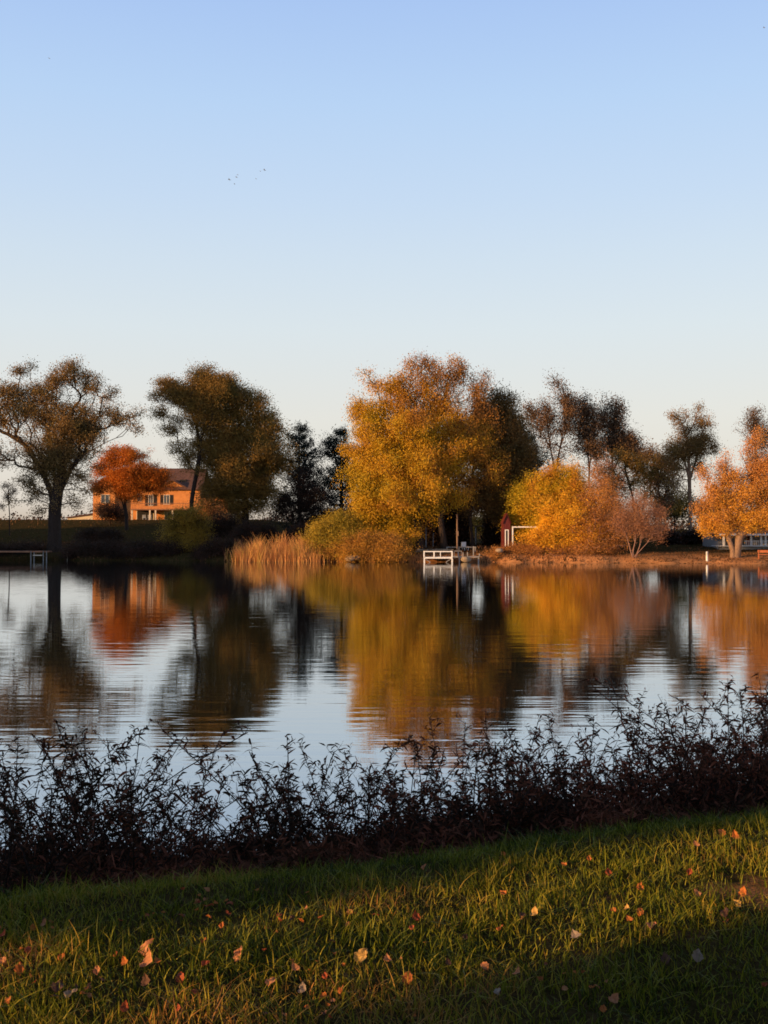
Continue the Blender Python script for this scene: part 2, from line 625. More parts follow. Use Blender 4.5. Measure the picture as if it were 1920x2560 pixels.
def tree(name, label, cat, D, stems, blobs, mats, ncl, per=10, size=.28, sig=.45, r0=.5, depth=.8, droop=0,
         aspect=.5, shell=.42, tip=.02, group=None, bark='bark', squash=1, alpha=.35, dmin=2.0, wiggle=.12, crown='crown',
         trunkname='trunk', sides=5, dshift=0, gnd=True, bare=0, huef=None, dens=1.0, clump=12, csig=.62, spill=0.0):
    """stems: lists of photo pixels (px,py[,dD]); blobs: (px,py,rx,ry[,weight[,dD]]) in photo pixels at distance D.
    One colour clump map per tree; every tree stands at its own distance with real size and depth."""
    SEED[0] += 1
    rng = np.random.default_rng(SEED[0])
    ws = []
    for st in stems:
        pts = []
        for q in st:
            pts.append(at(q[0], q[1], D + (q[2] if len(q) > 2 else 0)))
        if gnd and (st is stems[0] or tuple(st[0][:2]) == tuple(stems[0][0][:2]) or st[0][1] > 1345):
            p0 = pts[0]
            zg = height(p0.x, p0.y)
            pts[0] = Vector((p0.x, p0.y, zg - .12))
        ws.append(pts)
    base = ws[0][0]
    B = []
    wt = []
    for b in blobs:
        c = at(b[0], b[1], D + (b[5] if len(b) > 5 else 0) + dshift)
        rx = b[2] / F * D; rz = b[3] / F * D
        ryy = max((rx + rz) / 2 * depth, min(dmin, (rx + rz) / 2))
        B.append((c, rx, ryy, rz)); wt.append((b[4] if len(b) > 4 else 1) * (rx * rz))
    wt = np.array(wt); wt = wt / wt.sum()
    C = []
    for (c, rx, ry, rz), q in zip(B, wt):
        k = max(2, int(round(ncl * q)))
        d = rng.normal(0, 1, (k, 3)); d /= np.linalg.norm(d, axis=1)[:, None]
        rr = rng.uniform(0, 1, k) ** shell
        pts = np.array(c)[None] + d * rr[:, None] * np.array([rx, ry, rz]) * rng.uniform(.88, 1.06, (k, 1)) * (1 + .2 * (rng.uniform(0, 1, (k, 1)) ** 3))
        if clump and k > 8:
            ks = max(2, int(k / clump))
            sup = pts[:ks]
            pick = rng.integers(0, ks, k)
            q_ = sup[pick] + rng.normal(0, 1, (k, 3)) * min(csig, .32 * (rx + rz) / 2) * np.array([1, 1, .75])
            m_ = rng.uniform(0, 1, k) < .8
            m_[:ks] = False
            pts = np.where(m_[:, None], q_, pts)
        C.append(pts)
    if spill:                       # twigs with leaves along the limbs, outside the main clumps
        k = int(ncl * spill)
        sp_ = []
        for _ in range(k):
            st = ws[rng.integers(0, len(ws))]
            if rng.uniform() < .5:
                a_ = np.array(B[rng.integers(0, len(B))][0]); b_ = np.array(st[rng.integers(max(1, len(st) // 2), len(st))])
                if np.linalg.norm(a_ - b_) > 6: continue
            else:
                i_ = rng.integers(max(1, len(st) // 2), len(st)); a_ = np.array(st[i_]); b_ = np.array(st[i_ - 1])
                if i_ == 1: continue
            t_ = rng.uniform(0, 1)
            sp_.append(a_ * t_ + b_ * (1 - t_) + rng.normal(0, .75, 3))
        C.append(np.array(sp_))
    C = np.concatenate(C)
    for i in range(len(C)):
        zz = height(C[i, 0], C[i, 1]) + .15
        if C[i, 2] < zz: C[i, 2] = zz + rng.uniform(0, .4)
    A, par, rad = skeleton(ws, C, rng, r0, alpha=alpha, tip=tip, wiggle=wiggle)
    t = thing(name, label, cat, (base.x, base.y, base.z), 0, group)
    o = link(trunkname, skel_mesh(name + '_trunk', A, par, rad, sides), M[bark], t, True)
    # hidden hollows: leave some clusters leafless so that the sky shows through
    keep = C[rng.uniform(0, 1, len(C)) >= bare]
    hue = None
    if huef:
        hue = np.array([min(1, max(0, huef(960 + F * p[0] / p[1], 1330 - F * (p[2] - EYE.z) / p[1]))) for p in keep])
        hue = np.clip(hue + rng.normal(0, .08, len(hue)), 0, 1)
    per_n = per
    me = leaves_mesh(name + '_crown', keep, sig * 1.05, int(per_n * 4.3 * dens), size * .52, rng, droop, aspect, squash, hue)
    link(crown, me, mats, t, True)
    return t


LM = {}
LM['elm'] = leaf_mat('leaves_brown_olive', [(.11, .09, .03), (.20, .125, .04), (.29, .165, .055), (.25, .17, .05)], .3)
LM['second'] = leaf_mat('leaves_olive_brown', [(.11, .095, .025), (.21, .13, .03), (.30, .17, .04), (.20, .15, .035)], .35)
LM['orange'] = leaf_mat('leaves_rust_orange', [(.30, .085, .012), (.54, .16, .018), (.72, .25, .03)], .5)
LM['pine'] = leaf_mat('pine_needles', [(.008, .014, .010), (.016, .026, .018), (.03, .035, .02)], 1.2, trans=.05)
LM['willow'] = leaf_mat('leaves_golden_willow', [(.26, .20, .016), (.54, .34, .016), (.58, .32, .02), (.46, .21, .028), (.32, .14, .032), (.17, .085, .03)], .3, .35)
LM['darkmaple'] = leaf_mat('leaves_dull_brown', [(.09, .065, .02), (.17, .10, .03), (.25, .13, .04)], .3)
LM['yellow'] = leaf_mat('leaves_yellow_green', [(.24, .19, .02), (.40, .28, .03), (.52, .32, .03)], .5)
LM['shrub'] = leaf_mat('leaves_green_to_orange', [(.22, .20, .015), (.44, .33, .018), (.66, .42, .022), (.66, .31, .03), (.52, .20, .045)], .5, .35)
LM['dimgold'] = leaf_mat('leaves_dim_gold', [(.13, .09, .015), (.30, .19, .025), (.42, .24, .03)], .5)
LM['tawny'] = leaf_mat('leaves_tawny_gold', [(.30, .14, .035), (.52, .25, .04), (.66, .36, .05)], .5)
LM['bright'] = leaf_mat('leaves_bright_yellow', [(.62, .28, .03), (.80, .42, .03), (.85, .50, .03)], .6)
LM['rusty'] = leaf_mat('leaves_rust_pink', [(.30, .13, .04), (.48, .21, .06), (.58, .29, .07)], .5)
LM['amber'] = leaf_mat('leaves_amber', [(.76, .46, .035), (.72, .37, .04), (.60, .27, .06), (.48, .21, .08)], .3, .3)
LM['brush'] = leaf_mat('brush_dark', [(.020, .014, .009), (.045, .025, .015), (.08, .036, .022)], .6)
LM['green'] = leaf_mat('leaves_dull_green', [(.03, .04, .012), (.06, .065, .02), (.10, .09, .03)], .5)
LM['pink'] = leaf_mat('leaves_dusty_pink', [(.22, .10, .06), (.36, .17, .09), (.46, .23, .11)], .6)
LM['sparse'] = leaf_mat('leaves_brown_grey', [(.07, .05, .04), (.15, .09, .05), (.26, .14, .07)], .5)

# --- the big elm on the left
tree('elm_tree', 'large spreading elm with thick forked trunk and thin brown crown at the left edge', 'tree', 115,
     [[(133, 1395), (135, 1330), (136, 1265), (126, 1225), (112, 1180), (100, 1110, -2), (70, 1030, -3)],
      [(133, 1395), (135, 1330), (136, 1265), (136, 1225), (135, 1180), (140, 1100, 2), (160, 1010, 3)],
      [(133, 1395), (135, 1330), (136, 1265), (152, 1225), (168, 1190), (190, 1155, -1), (230, 1125, -2), (290, 1095, -3), (325, 1065, -4)],
      [(133, 1395), (135, 1330), (136, 1265), (145, 1215), (158, 1160), (185, 1080, 2), (215, 1000, 2)],
      [(126, 1225), (100, 1170), (60, 1110), (20, 1085)]],
     [(165, 1150, 50, 30, .8), (225, 1070, 40, 35, .7), (60, 925, 30, 14, .7), (82, 912, 10, 10, .7), (165, 932, 45, 26, 1.1), (150, 955, 30, 20), (25, 985, 40, 28), (95, 985, 45, 30), (205, 965, 30, 25, .7),
      (245, 965, 20, 20, .7), (275, 985, 20, 18, .7), (60, 1020, 55, 35, 1.1), (125, 1030, 50, 40, 1.2), (180, 1060, 55, 45, 1.5),
      (205, 1085, 45, 30, 1.3), (235, 1030, 30, 25, .6), (285, 1020, 20, 22, .6), (275, 1050, 25, 20, .5), (310, 1055, 25, 18, .4), (345, 1035, 22, 16, .4),
      (345, 1070, 18, 18, .3), (130, 1115, 45, 35, 1.4), (170, 1130, 35, 30, 1.3), (110, 1160, 35, 35, 1.2), (75, 1125, 25, 20, .6), (150, 1185, 30, 25, 1),
      (20, 1060, 28, 30, .4), (15, 1130, 20, 35, .35), (65, 1210, 30, 22, .6), (80, 1240, 25, 22, .6), (95, 1275, 18, 12, .5), (35, 1250, 14, 20, .2),
      (200, 1215, 20, 28, .5), (190, 1255, 18, 22, .5), (200, 1185, 25, 12, .3), (240, 1170, 22, 14, .3), (230, 1115, 20, 12, .4),
      (-40, 1030, 45, 50), (-50, 1120, 45, 45, .5)],
     LM['elm'], 2500, per=11, size=.30, sig=.38, spill=.15, r0=.85, depth=.9, tip=.022, dmin=3, squash=.7)

# --- open leaning tree, then the dense round one beside it
tree('leaning_tree', 'olive brown tree with wispy left side and slim dark trunk before the house', 'tree', 122,
     [[(478, 1340), (482, 1230), (492, 1180), (500, 1120), (490, 1060), (470, 1010)],
      [(482, 1230), (492, 1180), (520, 1110, 2), (535, 1030, 3), (520, 960, 3)],
      [(492, 1180), (480, 1110, -2), (440, 1070, -3), (410, 1030, -3)]],
     [(418, 965, 30, 18, .9), (440, 985, 40, 22, 1.1), (395, 990, 16, 14, .6), (398, 955, 12, 6, .5), (480, 1000, 50, 28, 1.3), (518, 925, 22, 14, .7),
      (505, 950, 35, 25, 1), (560, 960, 35, 25, 1.1), (540, 985, 50, 35, 1.4), (520, 1040, 40, 35, 1.2), (400, 1035, 28, 18, .35), (425, 1070, 30, 18, .35),
      (445, 1045, 22, 16, .35), (440, 1115, 22, 16, .35), (470, 1130, 22, 22, .6), (490, 1095, 20, 20, .6), (460, 1160, 20, 16, .4), (505, 1175, 25, 12, .3)],
     LM['second'], 1600, per=15, size=.29, sig=.42, r0=.30, tip=.022, dmin=3, squash=.7)
tree('dense_tree', 'large dense dark rounded tree between the house and the two dark pines', 'tree', 124,
     [[(612, 1320), (612, 1250), (605, 1180), (600, 1080), (590, 1000)],
      [(612, 1320), (612, 1250), (640, 1180), (650, 1100)],
      [(612, 1320), (612, 1250), (560, 1170), (545, 1090)]],
     [(600, 1150, 95, 85, 1.2), (690, 1140, 25, 60, 1), (530, 1130, 35, 60, 1), (600, 1240, 85, 35, 1.2), (590, 985, 35, 22), (560, 1010, 45, 40), (625, 1005, 40, 30), (655, 1040, 35, 30), (600, 1060, 60, 45, 1.1), (670, 1075, 30, 35),
      (560, 1100, 50, 45, 1.1), (640, 1110, 50, 45, 1.1), (690, 1080, 16, 20, .7), (545, 1170, 40, 38, 1.1), (610, 1170, 55, 40, 1.2), (670, 1160, 30, 35),
      (560, 1220, 45, 30, 1.2), (620, 1225, 50, 28, 1.2), (660, 1215, 25, 30, .8), (520, 1230, 18, 18, .6), (640, 1265, 45, 18, .8), (580, 1262, 40, 18, .8), (600, 1290, 50, 16, .6)],
     LM['second'], 2500, per=18, size=.32, sig=.42, r0=.5, shell=.38, depth=.9)

# --- orange tree before the house
tree('orange_tree', 'small rounded rust orange tree with forked dark trunk before the tan house', 'tree', 150,
     [[(316, 1340), (316, 1290), (312, 1255), (318, 1210), (330, 1170)],
      [(316, 1290), (304, 1250), (290, 1215), (280, 1180)],
      [(312, 1255), (345, 1215), (380, 1185)]],
     [(300, 1135, 38, 20), (275, 1160, 32, 25), (335, 1150, 40, 25), (370, 1175, 32, 18), (320, 1185, 55, 28, 1.2), (395, 1200, 28, 12, .7), (410, 1178, 12, 8, .5),
      (365, 1215, 45, 20), (265, 1200, 30, 18, .6), (300, 1215, 40, 18), (310, 1245, 22, 18, .7), (415, 1215, 25, 10, .6), (245, 1185, 25, 18, .8), (255, 1215, 22, 18, .7), (340, 1240, 40, 14, .6), (400, 1195, 35, 20, .8), (335, 1205, 70, 30, 1), (430, 1215, 20, 10, .4)],
     LM['orange'], 1300, per=18, size=.30, sig=.42, r0=.26, squash=.6)

# --- pines
def pine(px, top, base, hw, D, label, tops=()):
    SEED[0] += 1
    rng = np.random.default_rng(SEED[0])
    b0 = at(px, base, D); zg = height(b0.x, b0.y)
    b0 = Vector((b0.x, b0.y, zg - .1))
    apex = at(px, top, D)
    H = apex.z - b0.z
    half = hw / F * D
    stems = [[b0, b0.lerp(apex, .5) + Vector((rng.normal(0, .1), 0, 0)), apex]]
    for (tx, ty) in tops:
        q = at(tx, ty, D)
        stems.append([b0.lerp(apex, .6), q])
    P = []; par = []
    rad = []
    for st in stems:
        prev = -1
        n = 14
        for i in range(n + 1):
            t = i / n
            seg = t * (len(st) - 1); k = min(len(st) - 2, int(seg))
            x = st[k].lerp(st[k + 1], seg - k)
            P.append(np.array(x)); par.append(prev); prev = len(P) - 1
            rad.append(.05 + .26 * max(0, (apex.z - x.z) / H))
    tr = list(range(len(P)))
    C = []
    z = .10
    while z < 1.0:
        prof = (min(1, z / .22) ** .6) * (1 - z) ** .62 * 1.2
        for k in range(rng.integers(5, 9)):
            a = rng.uniform(0, 2 * math.pi)
            L = half * prof * rng.uniform(.35, 1.25) + .3
            src = min(tr, key=lambda i: abs(P[i][2] - (b0.z + z * H)) + (rng.uniform(0, 2.5) if i > 14 else rng.uniform(0, 1.2)))
            p = P[src]; prev = src
            nseg = 4
            for s_ in range(1, nseg + 1):
                t = s_ / nseg
                x = p + np.array([math.cos(a) * L * t, math.sin(a) * L * t, (.05 * L * t - .12 * L * math.sin(t * 3.1) + .28 * L * t * t)])
                P.append(x); par.append(prev); rad.append(.05 * (1 - t) + .015); prev = len(P) - 1
                if t > .3:
                    C.append(x)
                    if t > .45:
                        for _ in range(3):
                            C.append(x + rng.normal(0, 1, 3) * np.array([.30, .30, .26]) * (1 + L * .18))
        z += rng.uniform(.025, .05)
    t = thing('pine_tree', label, 'tree', b0, 0, 'dark pines behind the far shore')
    link('trunk', skel_mesh('pine_trunk', np.array(P), np.array(par), np.array(rad)), M['bark'], t, True)
    C = np.array(C)
    link('crown', leaves_mesh('pine_crown', C, .20, 15, .24, rng, 0, .3, .9), LM['pine'], t, True)


pine(748, 1076, 1330, 84, 132, 'taller dark pine just right of the large dense rounded tree', [(775, 1130), (722, 1150)])
pine(852, 1084, 1330, 74, 134, 'dark pine with double top touching the left edge of the golden willow', [(826, 1105), (880, 1130)])
pine(1318, 1080, 1335, 74, 122, 'dark pine half hidden behind the right side of the large willow', [(1345, 1130), (1290, 1100)])

# --- leafless purple brush trees below the pines
tree('bare_thicket_tree', 'low purple brown half bare tree below the first pine', 'tree', 126,
     [[(745, 1335), (750, 1280), (760, 1210)], [(745, 1335), (725, 1270), (715, 1220)]],
     [(700, 1260, 35, 28), (760, 1200, 35, 40), (790, 1250, 35, 35), (745, 1265, 50, 30), (815, 1290, 30, 20)], LM['brush'], 420, per=12, size=.26, sig=.4, r0=.25)
tree('bare_thicket_tree', 'low dark thicket under the second pine, left of the willow', 'tree', 127,
     [[(850, 1335), (852, 1295)]],
     [(850, 1290, 35, 18), (890, 1280, 25, 18), (800, 1305, 35, 15)], LM['brush'], 220, per=12, size=.26, sig=.4, r0=.2)

# --- the great willow
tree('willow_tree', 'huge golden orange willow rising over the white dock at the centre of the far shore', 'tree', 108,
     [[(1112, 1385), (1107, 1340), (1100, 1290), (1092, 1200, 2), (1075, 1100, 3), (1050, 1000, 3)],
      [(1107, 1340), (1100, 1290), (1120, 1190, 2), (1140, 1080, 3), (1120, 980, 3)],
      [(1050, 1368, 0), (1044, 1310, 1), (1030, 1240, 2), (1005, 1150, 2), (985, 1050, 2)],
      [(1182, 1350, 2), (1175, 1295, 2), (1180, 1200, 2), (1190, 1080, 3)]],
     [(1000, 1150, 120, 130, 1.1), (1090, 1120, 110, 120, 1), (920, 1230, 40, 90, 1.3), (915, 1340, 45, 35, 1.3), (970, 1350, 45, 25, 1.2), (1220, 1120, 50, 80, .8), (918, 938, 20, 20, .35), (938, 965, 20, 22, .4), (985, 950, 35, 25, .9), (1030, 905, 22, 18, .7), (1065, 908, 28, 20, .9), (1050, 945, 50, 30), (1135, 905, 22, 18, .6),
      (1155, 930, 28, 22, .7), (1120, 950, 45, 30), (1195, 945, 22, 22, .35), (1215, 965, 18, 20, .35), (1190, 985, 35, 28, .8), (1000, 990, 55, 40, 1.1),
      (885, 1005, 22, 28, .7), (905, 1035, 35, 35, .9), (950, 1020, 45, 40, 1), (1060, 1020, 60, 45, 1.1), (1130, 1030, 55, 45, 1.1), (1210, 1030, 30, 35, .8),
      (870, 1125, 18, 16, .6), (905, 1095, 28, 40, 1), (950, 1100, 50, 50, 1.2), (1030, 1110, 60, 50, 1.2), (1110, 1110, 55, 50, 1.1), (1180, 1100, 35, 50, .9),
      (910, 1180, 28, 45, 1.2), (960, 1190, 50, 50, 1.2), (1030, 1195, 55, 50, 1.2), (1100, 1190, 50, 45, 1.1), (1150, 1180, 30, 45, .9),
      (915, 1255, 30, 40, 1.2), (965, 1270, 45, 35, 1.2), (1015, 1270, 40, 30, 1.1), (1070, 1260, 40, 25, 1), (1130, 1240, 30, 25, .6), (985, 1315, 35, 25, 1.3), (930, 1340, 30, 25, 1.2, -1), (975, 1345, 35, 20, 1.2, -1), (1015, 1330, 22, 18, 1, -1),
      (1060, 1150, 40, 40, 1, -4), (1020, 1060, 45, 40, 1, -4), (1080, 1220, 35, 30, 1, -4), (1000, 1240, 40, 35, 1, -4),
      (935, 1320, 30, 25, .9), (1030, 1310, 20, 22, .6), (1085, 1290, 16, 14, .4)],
     LM['willow'], 5200, huef=lambda x, y: .14 + max(0, 1130 - y) / 200 * .50 + max(-40, x - 1010) / 300 * .75, per=17, size=.30, sig=.34, r0=.62, depth=.85, droop=.9, shell=.36, dmin=3, aspect=.42)  # duller brown leaves to the right; the hue also carries the crown's shaded side
tree('maple_tree', 'tall dull brown tree hugging the shaded right side of the great willow', 'tree', 111,
     [[(1265, 1345), (1262, 1280), (1255, 1180), (1245, 1080)],
      [(1262, 1280), (1300, 1190), (1305, 1120)]],
     [(1240, 1110, 70, 90, 1.2), (1275, 1200, 55, 80, 1.2), (1315, 1190, 25, 60, 1), (1200, 1240, 60, 40, 1), (1330, 1250, 22, 40, 1), (1245, 990, 22, 20, .6), (1270, 1005, 20, 22, .7), (1235, 1035, 40, 40), (1270, 1060, 38, 35), (1225, 1100, 50, 45), (1285, 1105, 35, 35), (1305, 1150, 30, 35),
      (1235, 1165, 50, 45, 1.1), (1290, 1190, 30, 35), (1210, 1225, 50, 35, 1.1), (1265, 1240, 45, 40, 1.1), (1170, 1260, 35, 25), (1230, 1275, 45, 18), (1280, 1290, 28, 25, 1),
      (1215, 1060, 30, 40)],
     LM['darkmaple'], 2400, per=17, size=.32, sig=.42, r0=.55, shell=.4)

# --- shrubs at the water's edge
tree('shore_bush', 'yellow green bush leaning over the water left of the willow', 'bush', 106.5,
     [[(850, 1390), (850, 1360)], [(850, 1390), (825, 1350)]],
     [(850, 1340, 70, 35, 1.2), (790, 1365, 40, 25, 1), (845, 1305, 35, 22), (815, 1325, 28, 20), (880, 1300, 35, 25), (850, 1335, 50, 20), (790, 1345, 20, 16), (770, 1350, 16, 16, .6)], LM['yellow'], 760, per=15, size=.24, sig=.32, r0=.1, crown='foliage', trunkname='stem')
tree('shore_bush', 'rust orange bush at the waterline below the yellow green bush', 'bush', 104.9,
     [[(900, 1393), (900, 1370)]],
     [(940, 1370, 90, 28, 1.2), (860, 1378, 50, 16, 1), (870, 1370, 35, 16), (930, 1355, 40, 25), (900, 1350, 30, 20), (960, 1375, 35, 14), (990, 1360, 30, 22), (1010, 1380, 22, 10, .6)], LM['tawny'], 900, per=15, size=.2, sig=.28, r0=.1, droop=.3, crown='foliage', trunkname='stem')
tree('shore_bush', 'dim yellow olive bush beside the house, left of the reeds', 'bush', 112,
     [[(465, 1385), (465, 1350)]],
     [(465, 1305, 45, 32, 1.2), (460, 1350, 60, 30, 1), (465, 1300, 28, 22), (440, 1325, 25, 20), (490, 1320, 28, 22), (465, 1345, 42, 22), (470, 1375, 50, 16), (430, 1370, 20, 16, .5)], LM['dimgold'], 620, per=14, size=.24, sig=.33, r0=.1, crown='foliage', trunkname='stem')
for i, (px, py, rx, ry, D, lab) in enumerate([
        (215, 1378, 75, 20, 111.9, 'low dark brush at the waterline just right of the elm trunk'),
        (325, 1380, 70, 18, 111.4, 'low dark brush at the waterline below the orange tree'),
        (405, 1386, 55, 14, 110.6, 'small dark brush at the waterline left of the dim yellow bush'),
        (40, 1384, 75, 9, 114.5, 'low dark brush on the bank behind the low wooden dock'),
        (545, 1380, 65, 24, 108.6, 'dark brush between the dim yellow bush and the reeds'),
        (640, 1330, 60, 20, 115, 'long dark brush on the bank below the dense tree, behind the reeds'),
        (250, 1340, 50, 9, 124, 'dark brush on the upper bank between the elm and the orange tree'),
        (540, 1315, 50, 22, 118, 'dark brush at the foot of the leaning tree right of the yellow bush'),
        (760, 1335, 45, 16, 113, 'dark brush on the bank behind the tall tan reeds')]):
    tree('shore_bush', lab, 'bush', D, [[(px, 1392), (px, py)]],
         [(px, py, rx, ry), (px - rx * .6, py + ry * .4, rx * .5, ry * .7), (px + rx * .6, py + ry * .3, rx * .5, ry * .7)],
         LM['brush'], 240, per=14, size=.25, sig=.34, r0=.08, crown='foliage', trunkname='stem')

# right-hand shrubs
G = None
tree('round_shrub', 'big rounded yellow green shrub behind the red shed, right of the willow', 'bush', 107.6,
     [[(1350, 1375), (1350, 1300)], [(1350, 1375), (1320, 1290)], [(1350, 1375), (1385, 1270)]],
     [(1370, 1270, 90, 80, 1.2), (1440, 1250, 70, 65, 1.2), (1330, 1320, 50, 40, 1), (1400, 1180, 60, 18, .8), (1300, 1245, 22, 28), (1290, 1290, 16, 28, .8), (1325, 1225, 35, 28), (1370, 1200, 38, 22), (1415, 1190, 40, 18), (1330, 1280, 45, 38, 1.2), (1385, 1250, 50, 40, 1.2),
      (1440, 1215, 32, 28), (1320, 1335, 40, 28), (1455, 1270, 35, 45), (1400, 1295, 35, 25)], LM['shrub'], 1900, huef=lambda x, y: (x - 1290) / 190 * .38 + (1290 - y) / 120 * .25 + .34, per=19, size=.24, sig=.32, r0=.2, crown='foliage', trunkname='stem')
tree('round_shrub', 'bright golden yellow shrub at the foot of the big rounded shrub', 'bush', 104.9,
     [[(1400, 1392), (1400, 1360)]],
     [(1375, 1310, 25, 16, .9), (1360, 1335, 30, 18), (1400, 1335, 38, 26, 1.1), (1430, 1310, 30, 26), (1440, 1350, 40, 28), (1390, 1362, 50, 18), (1340, 1350, 40, 18), (1420, 1290, 60, 40, .9), (1470, 1330, 40, 30, .8)], LM['bright'], 800, per=18, size=.22, sig=.28, r0=.1, crown='foliage', trunkname='stem')
tree('round_shrub', 'copper orange shrub between the golden shrub and the small pink tree', 'bush', 104.6,
     [[(1480, 1392), (1480, 1350), (1485, 1290)]],
     [(1490, 1330, 60, 55, 1.2), (1420, 1390, 110, 10, 1), (1500, 1250, 40, 60, .7), (1500, 1280, 30, 30, .6), (1450, 1385, 45, 12), (1500, 1375, 40, 18), (1390, 1388, 40, 8, .9), (1510, 1215, 20, 26, .4), (1495, 1180, 14, 14, .35), (1520, 1260, 18, 25, .4), (1475, 1240, 25, 30, .5)], LM['rusty'], 1000, per=14, size=.2, sig=.28, r0=.14, bark='bark_pink', crown='foliage', trunkname='stem')

# sparse tall trees behind the shrubs
tree('shore_bush', 'low tawny brush on the bank at the foot of the red shed', 'bush', 104.9,
     [[(1300, 1398), (1300, 1390)]],
     [(1265, 1378, 22, 8), (1310, 1378, 40, 12), (1350, 1388, 40, 8), (1240, 1388, 30, 5)], LM['rusty'], 260, per=12, size=.18, sig=.2, r0=.05, crown='foliage', trunkname='stem')
SG = 'thin tall trees behind the right shrubs'
tree('sparse_tree', 'tallest thin tree on the right, with lone tuft leaning left at its top', 'tree', 140,
     [[(1388, 1345), (1388, 1180), (1400, 1120), (1412, 1060), (1410, 1000), (1395, 965)],
      [(1388, 1180), (1376, 1120), (1350, 1080), (1335, 1050)],
      [(1400, 1120), (1424, 1060), (1430, 1010)], [(1376, 1120), (1370, 1070), (1368, 1030)]],
     [(1392, 958, 9, 8, .6), (1405, 970, 9, 7, .5), (1420, 1000, 14, 16, .8), (1425, 1030, 12, 22, 1.2), (1418, 1070, 14, 16, .6), (1322, 1022, 12, 12, .5), (1335, 1040, 16, 14, .6),
      (1365, 1022, 16, 12, .5), (1370, 1045, 18, 14, .5), (1352, 1065, 20, 10, .3), (1390, 1080, 16, 12, .3), (1380, 1110, 18, 12, .25), (1415, 1130, 12, 14, .2), (1395, 1150, 16, 16, .2)],
     LM['sparse'], 420, per=14, size=.36, sig=.5, r0=.17, clump=0, spill=.45, dens=.55, group=SG, tip=.035)
tree('sparse_tree', 'slim upright tree with narrow dark crown, second of the thin trees from left', 'tree', 142,
     [[(1474, 1345), (1473, 1180), (1468, 1110), (1466, 1040), (1458, 1010)], [(1474, 1180), (1480, 1120), (1484, 1060)]],
     [(1456, 1004, 12, 9, .7), (1458, 1030, 14, 14), (1478, 1032, 12, 12, .8), (1484, 1060, 7, 22, .6), (1455, 1060, 14, 20, .8), (1442, 1065, 8, 18, .4), (1470, 1090, 22, 18, .9),
      (1448, 1115, 14, 16, .4), (1485, 1120, 25, 18, .8), (1500, 1140, 18, 12, .5)],
     LM['sparse'], 420, per=14, size=.38, sig=.5, r0=.14, clump=0, spill=.45, dens=.55, group=SG, tip=.03)
tree('sparse_tree', 'thin tree with twin top tufts and dense dark shoulder, right of the slim upright one', 'tree', 144,
     [[(1532, 1345), (1532, 1180), (1530, 1110), (1535, 1050), (1542, 1010)], [(1530, 1110), (1512, 1070), (1505, 1040)], [(1532, 1180), (1560, 1120)]],
     [(1541, 1010, 12, 8, .7), (1552, 1022, 12, 8, .5), (1540, 1040, 12, 14, .7), (1512, 1032, 14, 8, .7), (1503, 1050, 9, 14, .5), (1535, 1070, 16, 18), (1530, 1105, 25, 18, 1.2),
      (1565, 1090, 18, 12, 1), (1580, 1105, 18, 14, 1), (1560, 1125, 30, 16, 1), (1595, 1130, 16, 14, .8), (1610, 1145, 18, 12, .6)],
     LM['sparse'], 620, per=14, size=.38, sig=.5, r0=.16, clump=0, spill=.45, dens=.55, group=SG, tip=.035)
tree('sparse_tree', 'half bare olive tree with dark curving trunk, left of the tall broad topped tree', 'tree', 128,
     [[(1590, 1345), (1585, 1270), (1575, 1215), (1560, 1180), (1545, 1160)], [(1575, 1215), (1562, 1170), (1560, 1140)], [(1590, 1345), (1612, 1250), (1640, 1215), (1655, 1170)]],
     [(1550, 1145, 25, 18), (1575, 1155, 25, 20), (1600, 1165, 30, 18, .8), (1530, 1180, 22, 22, .5), (1640, 1150, 20, 12, .5), (1625, 1190, 30, 16, .5), (1655, 1175, 22, 20, .6),
      (1590, 1200, 35, 20, .35), (1540, 1220, 25, 30, .3), (1630, 1240, 30, 20, .3)],
     LM['second'], 330, per=11, size=.28, sig=.36, r0=.16, group=SG, tip=.025)
tree('sparse_tree', 'low ragged tree filling the gap just left of the broad topped tree', 'tree', 138,
     [[(1655, 1345), (1652, 1270), (1645, 1210), (1630, 1160)], [(1652, 1270), (1668, 1210), (1680, 1170)], [(1652, 1270), (1630, 1230), (1605, 1200)]],
     [(1625, 1135, 22, 18, .8), (1650, 1155, 22, 18, .8), (1675, 1165, 20, 18, .7), (1600, 1180, 25, 20, .5), (1640, 1200, 35, 25, .6), (1680, 1210, 20, 25, .5), (1650, 1250, 40, 20, .5)],
     LM['sparse'], 420, per=12, size=.36, sig=.5, r0=.16, clump=0, spill=.45, dens=.55, group=SG, tip=.03)
tree('sparse_tree', 'half bare rosy tree rising behind the copper orange shrub', 'tree', 132,
     [[(1512, 1345), (1512, 1260), (1518, 1200), (1530, 1160)], [(1512, 1260), (1500, 1200), (1490, 1165)], [(1512, 1260), (1540, 1210), (1565, 1190)]],
     [(1500, 1175, 20, 18, .6), (1525, 1165, 20, 16, .6), (1545, 1200, 25, 22, .7), (1515, 1215, 30, 25, .7), (1570, 1225, 25, 25, .5), (1530, 1260, 40, 25, .7)],
     LM['pink'], 420, per=10, size=.26, sig=.45, r0=.14, clump=0, spill=.4, dens=.6, bark='bark_pink', group=SG, tip=.028)
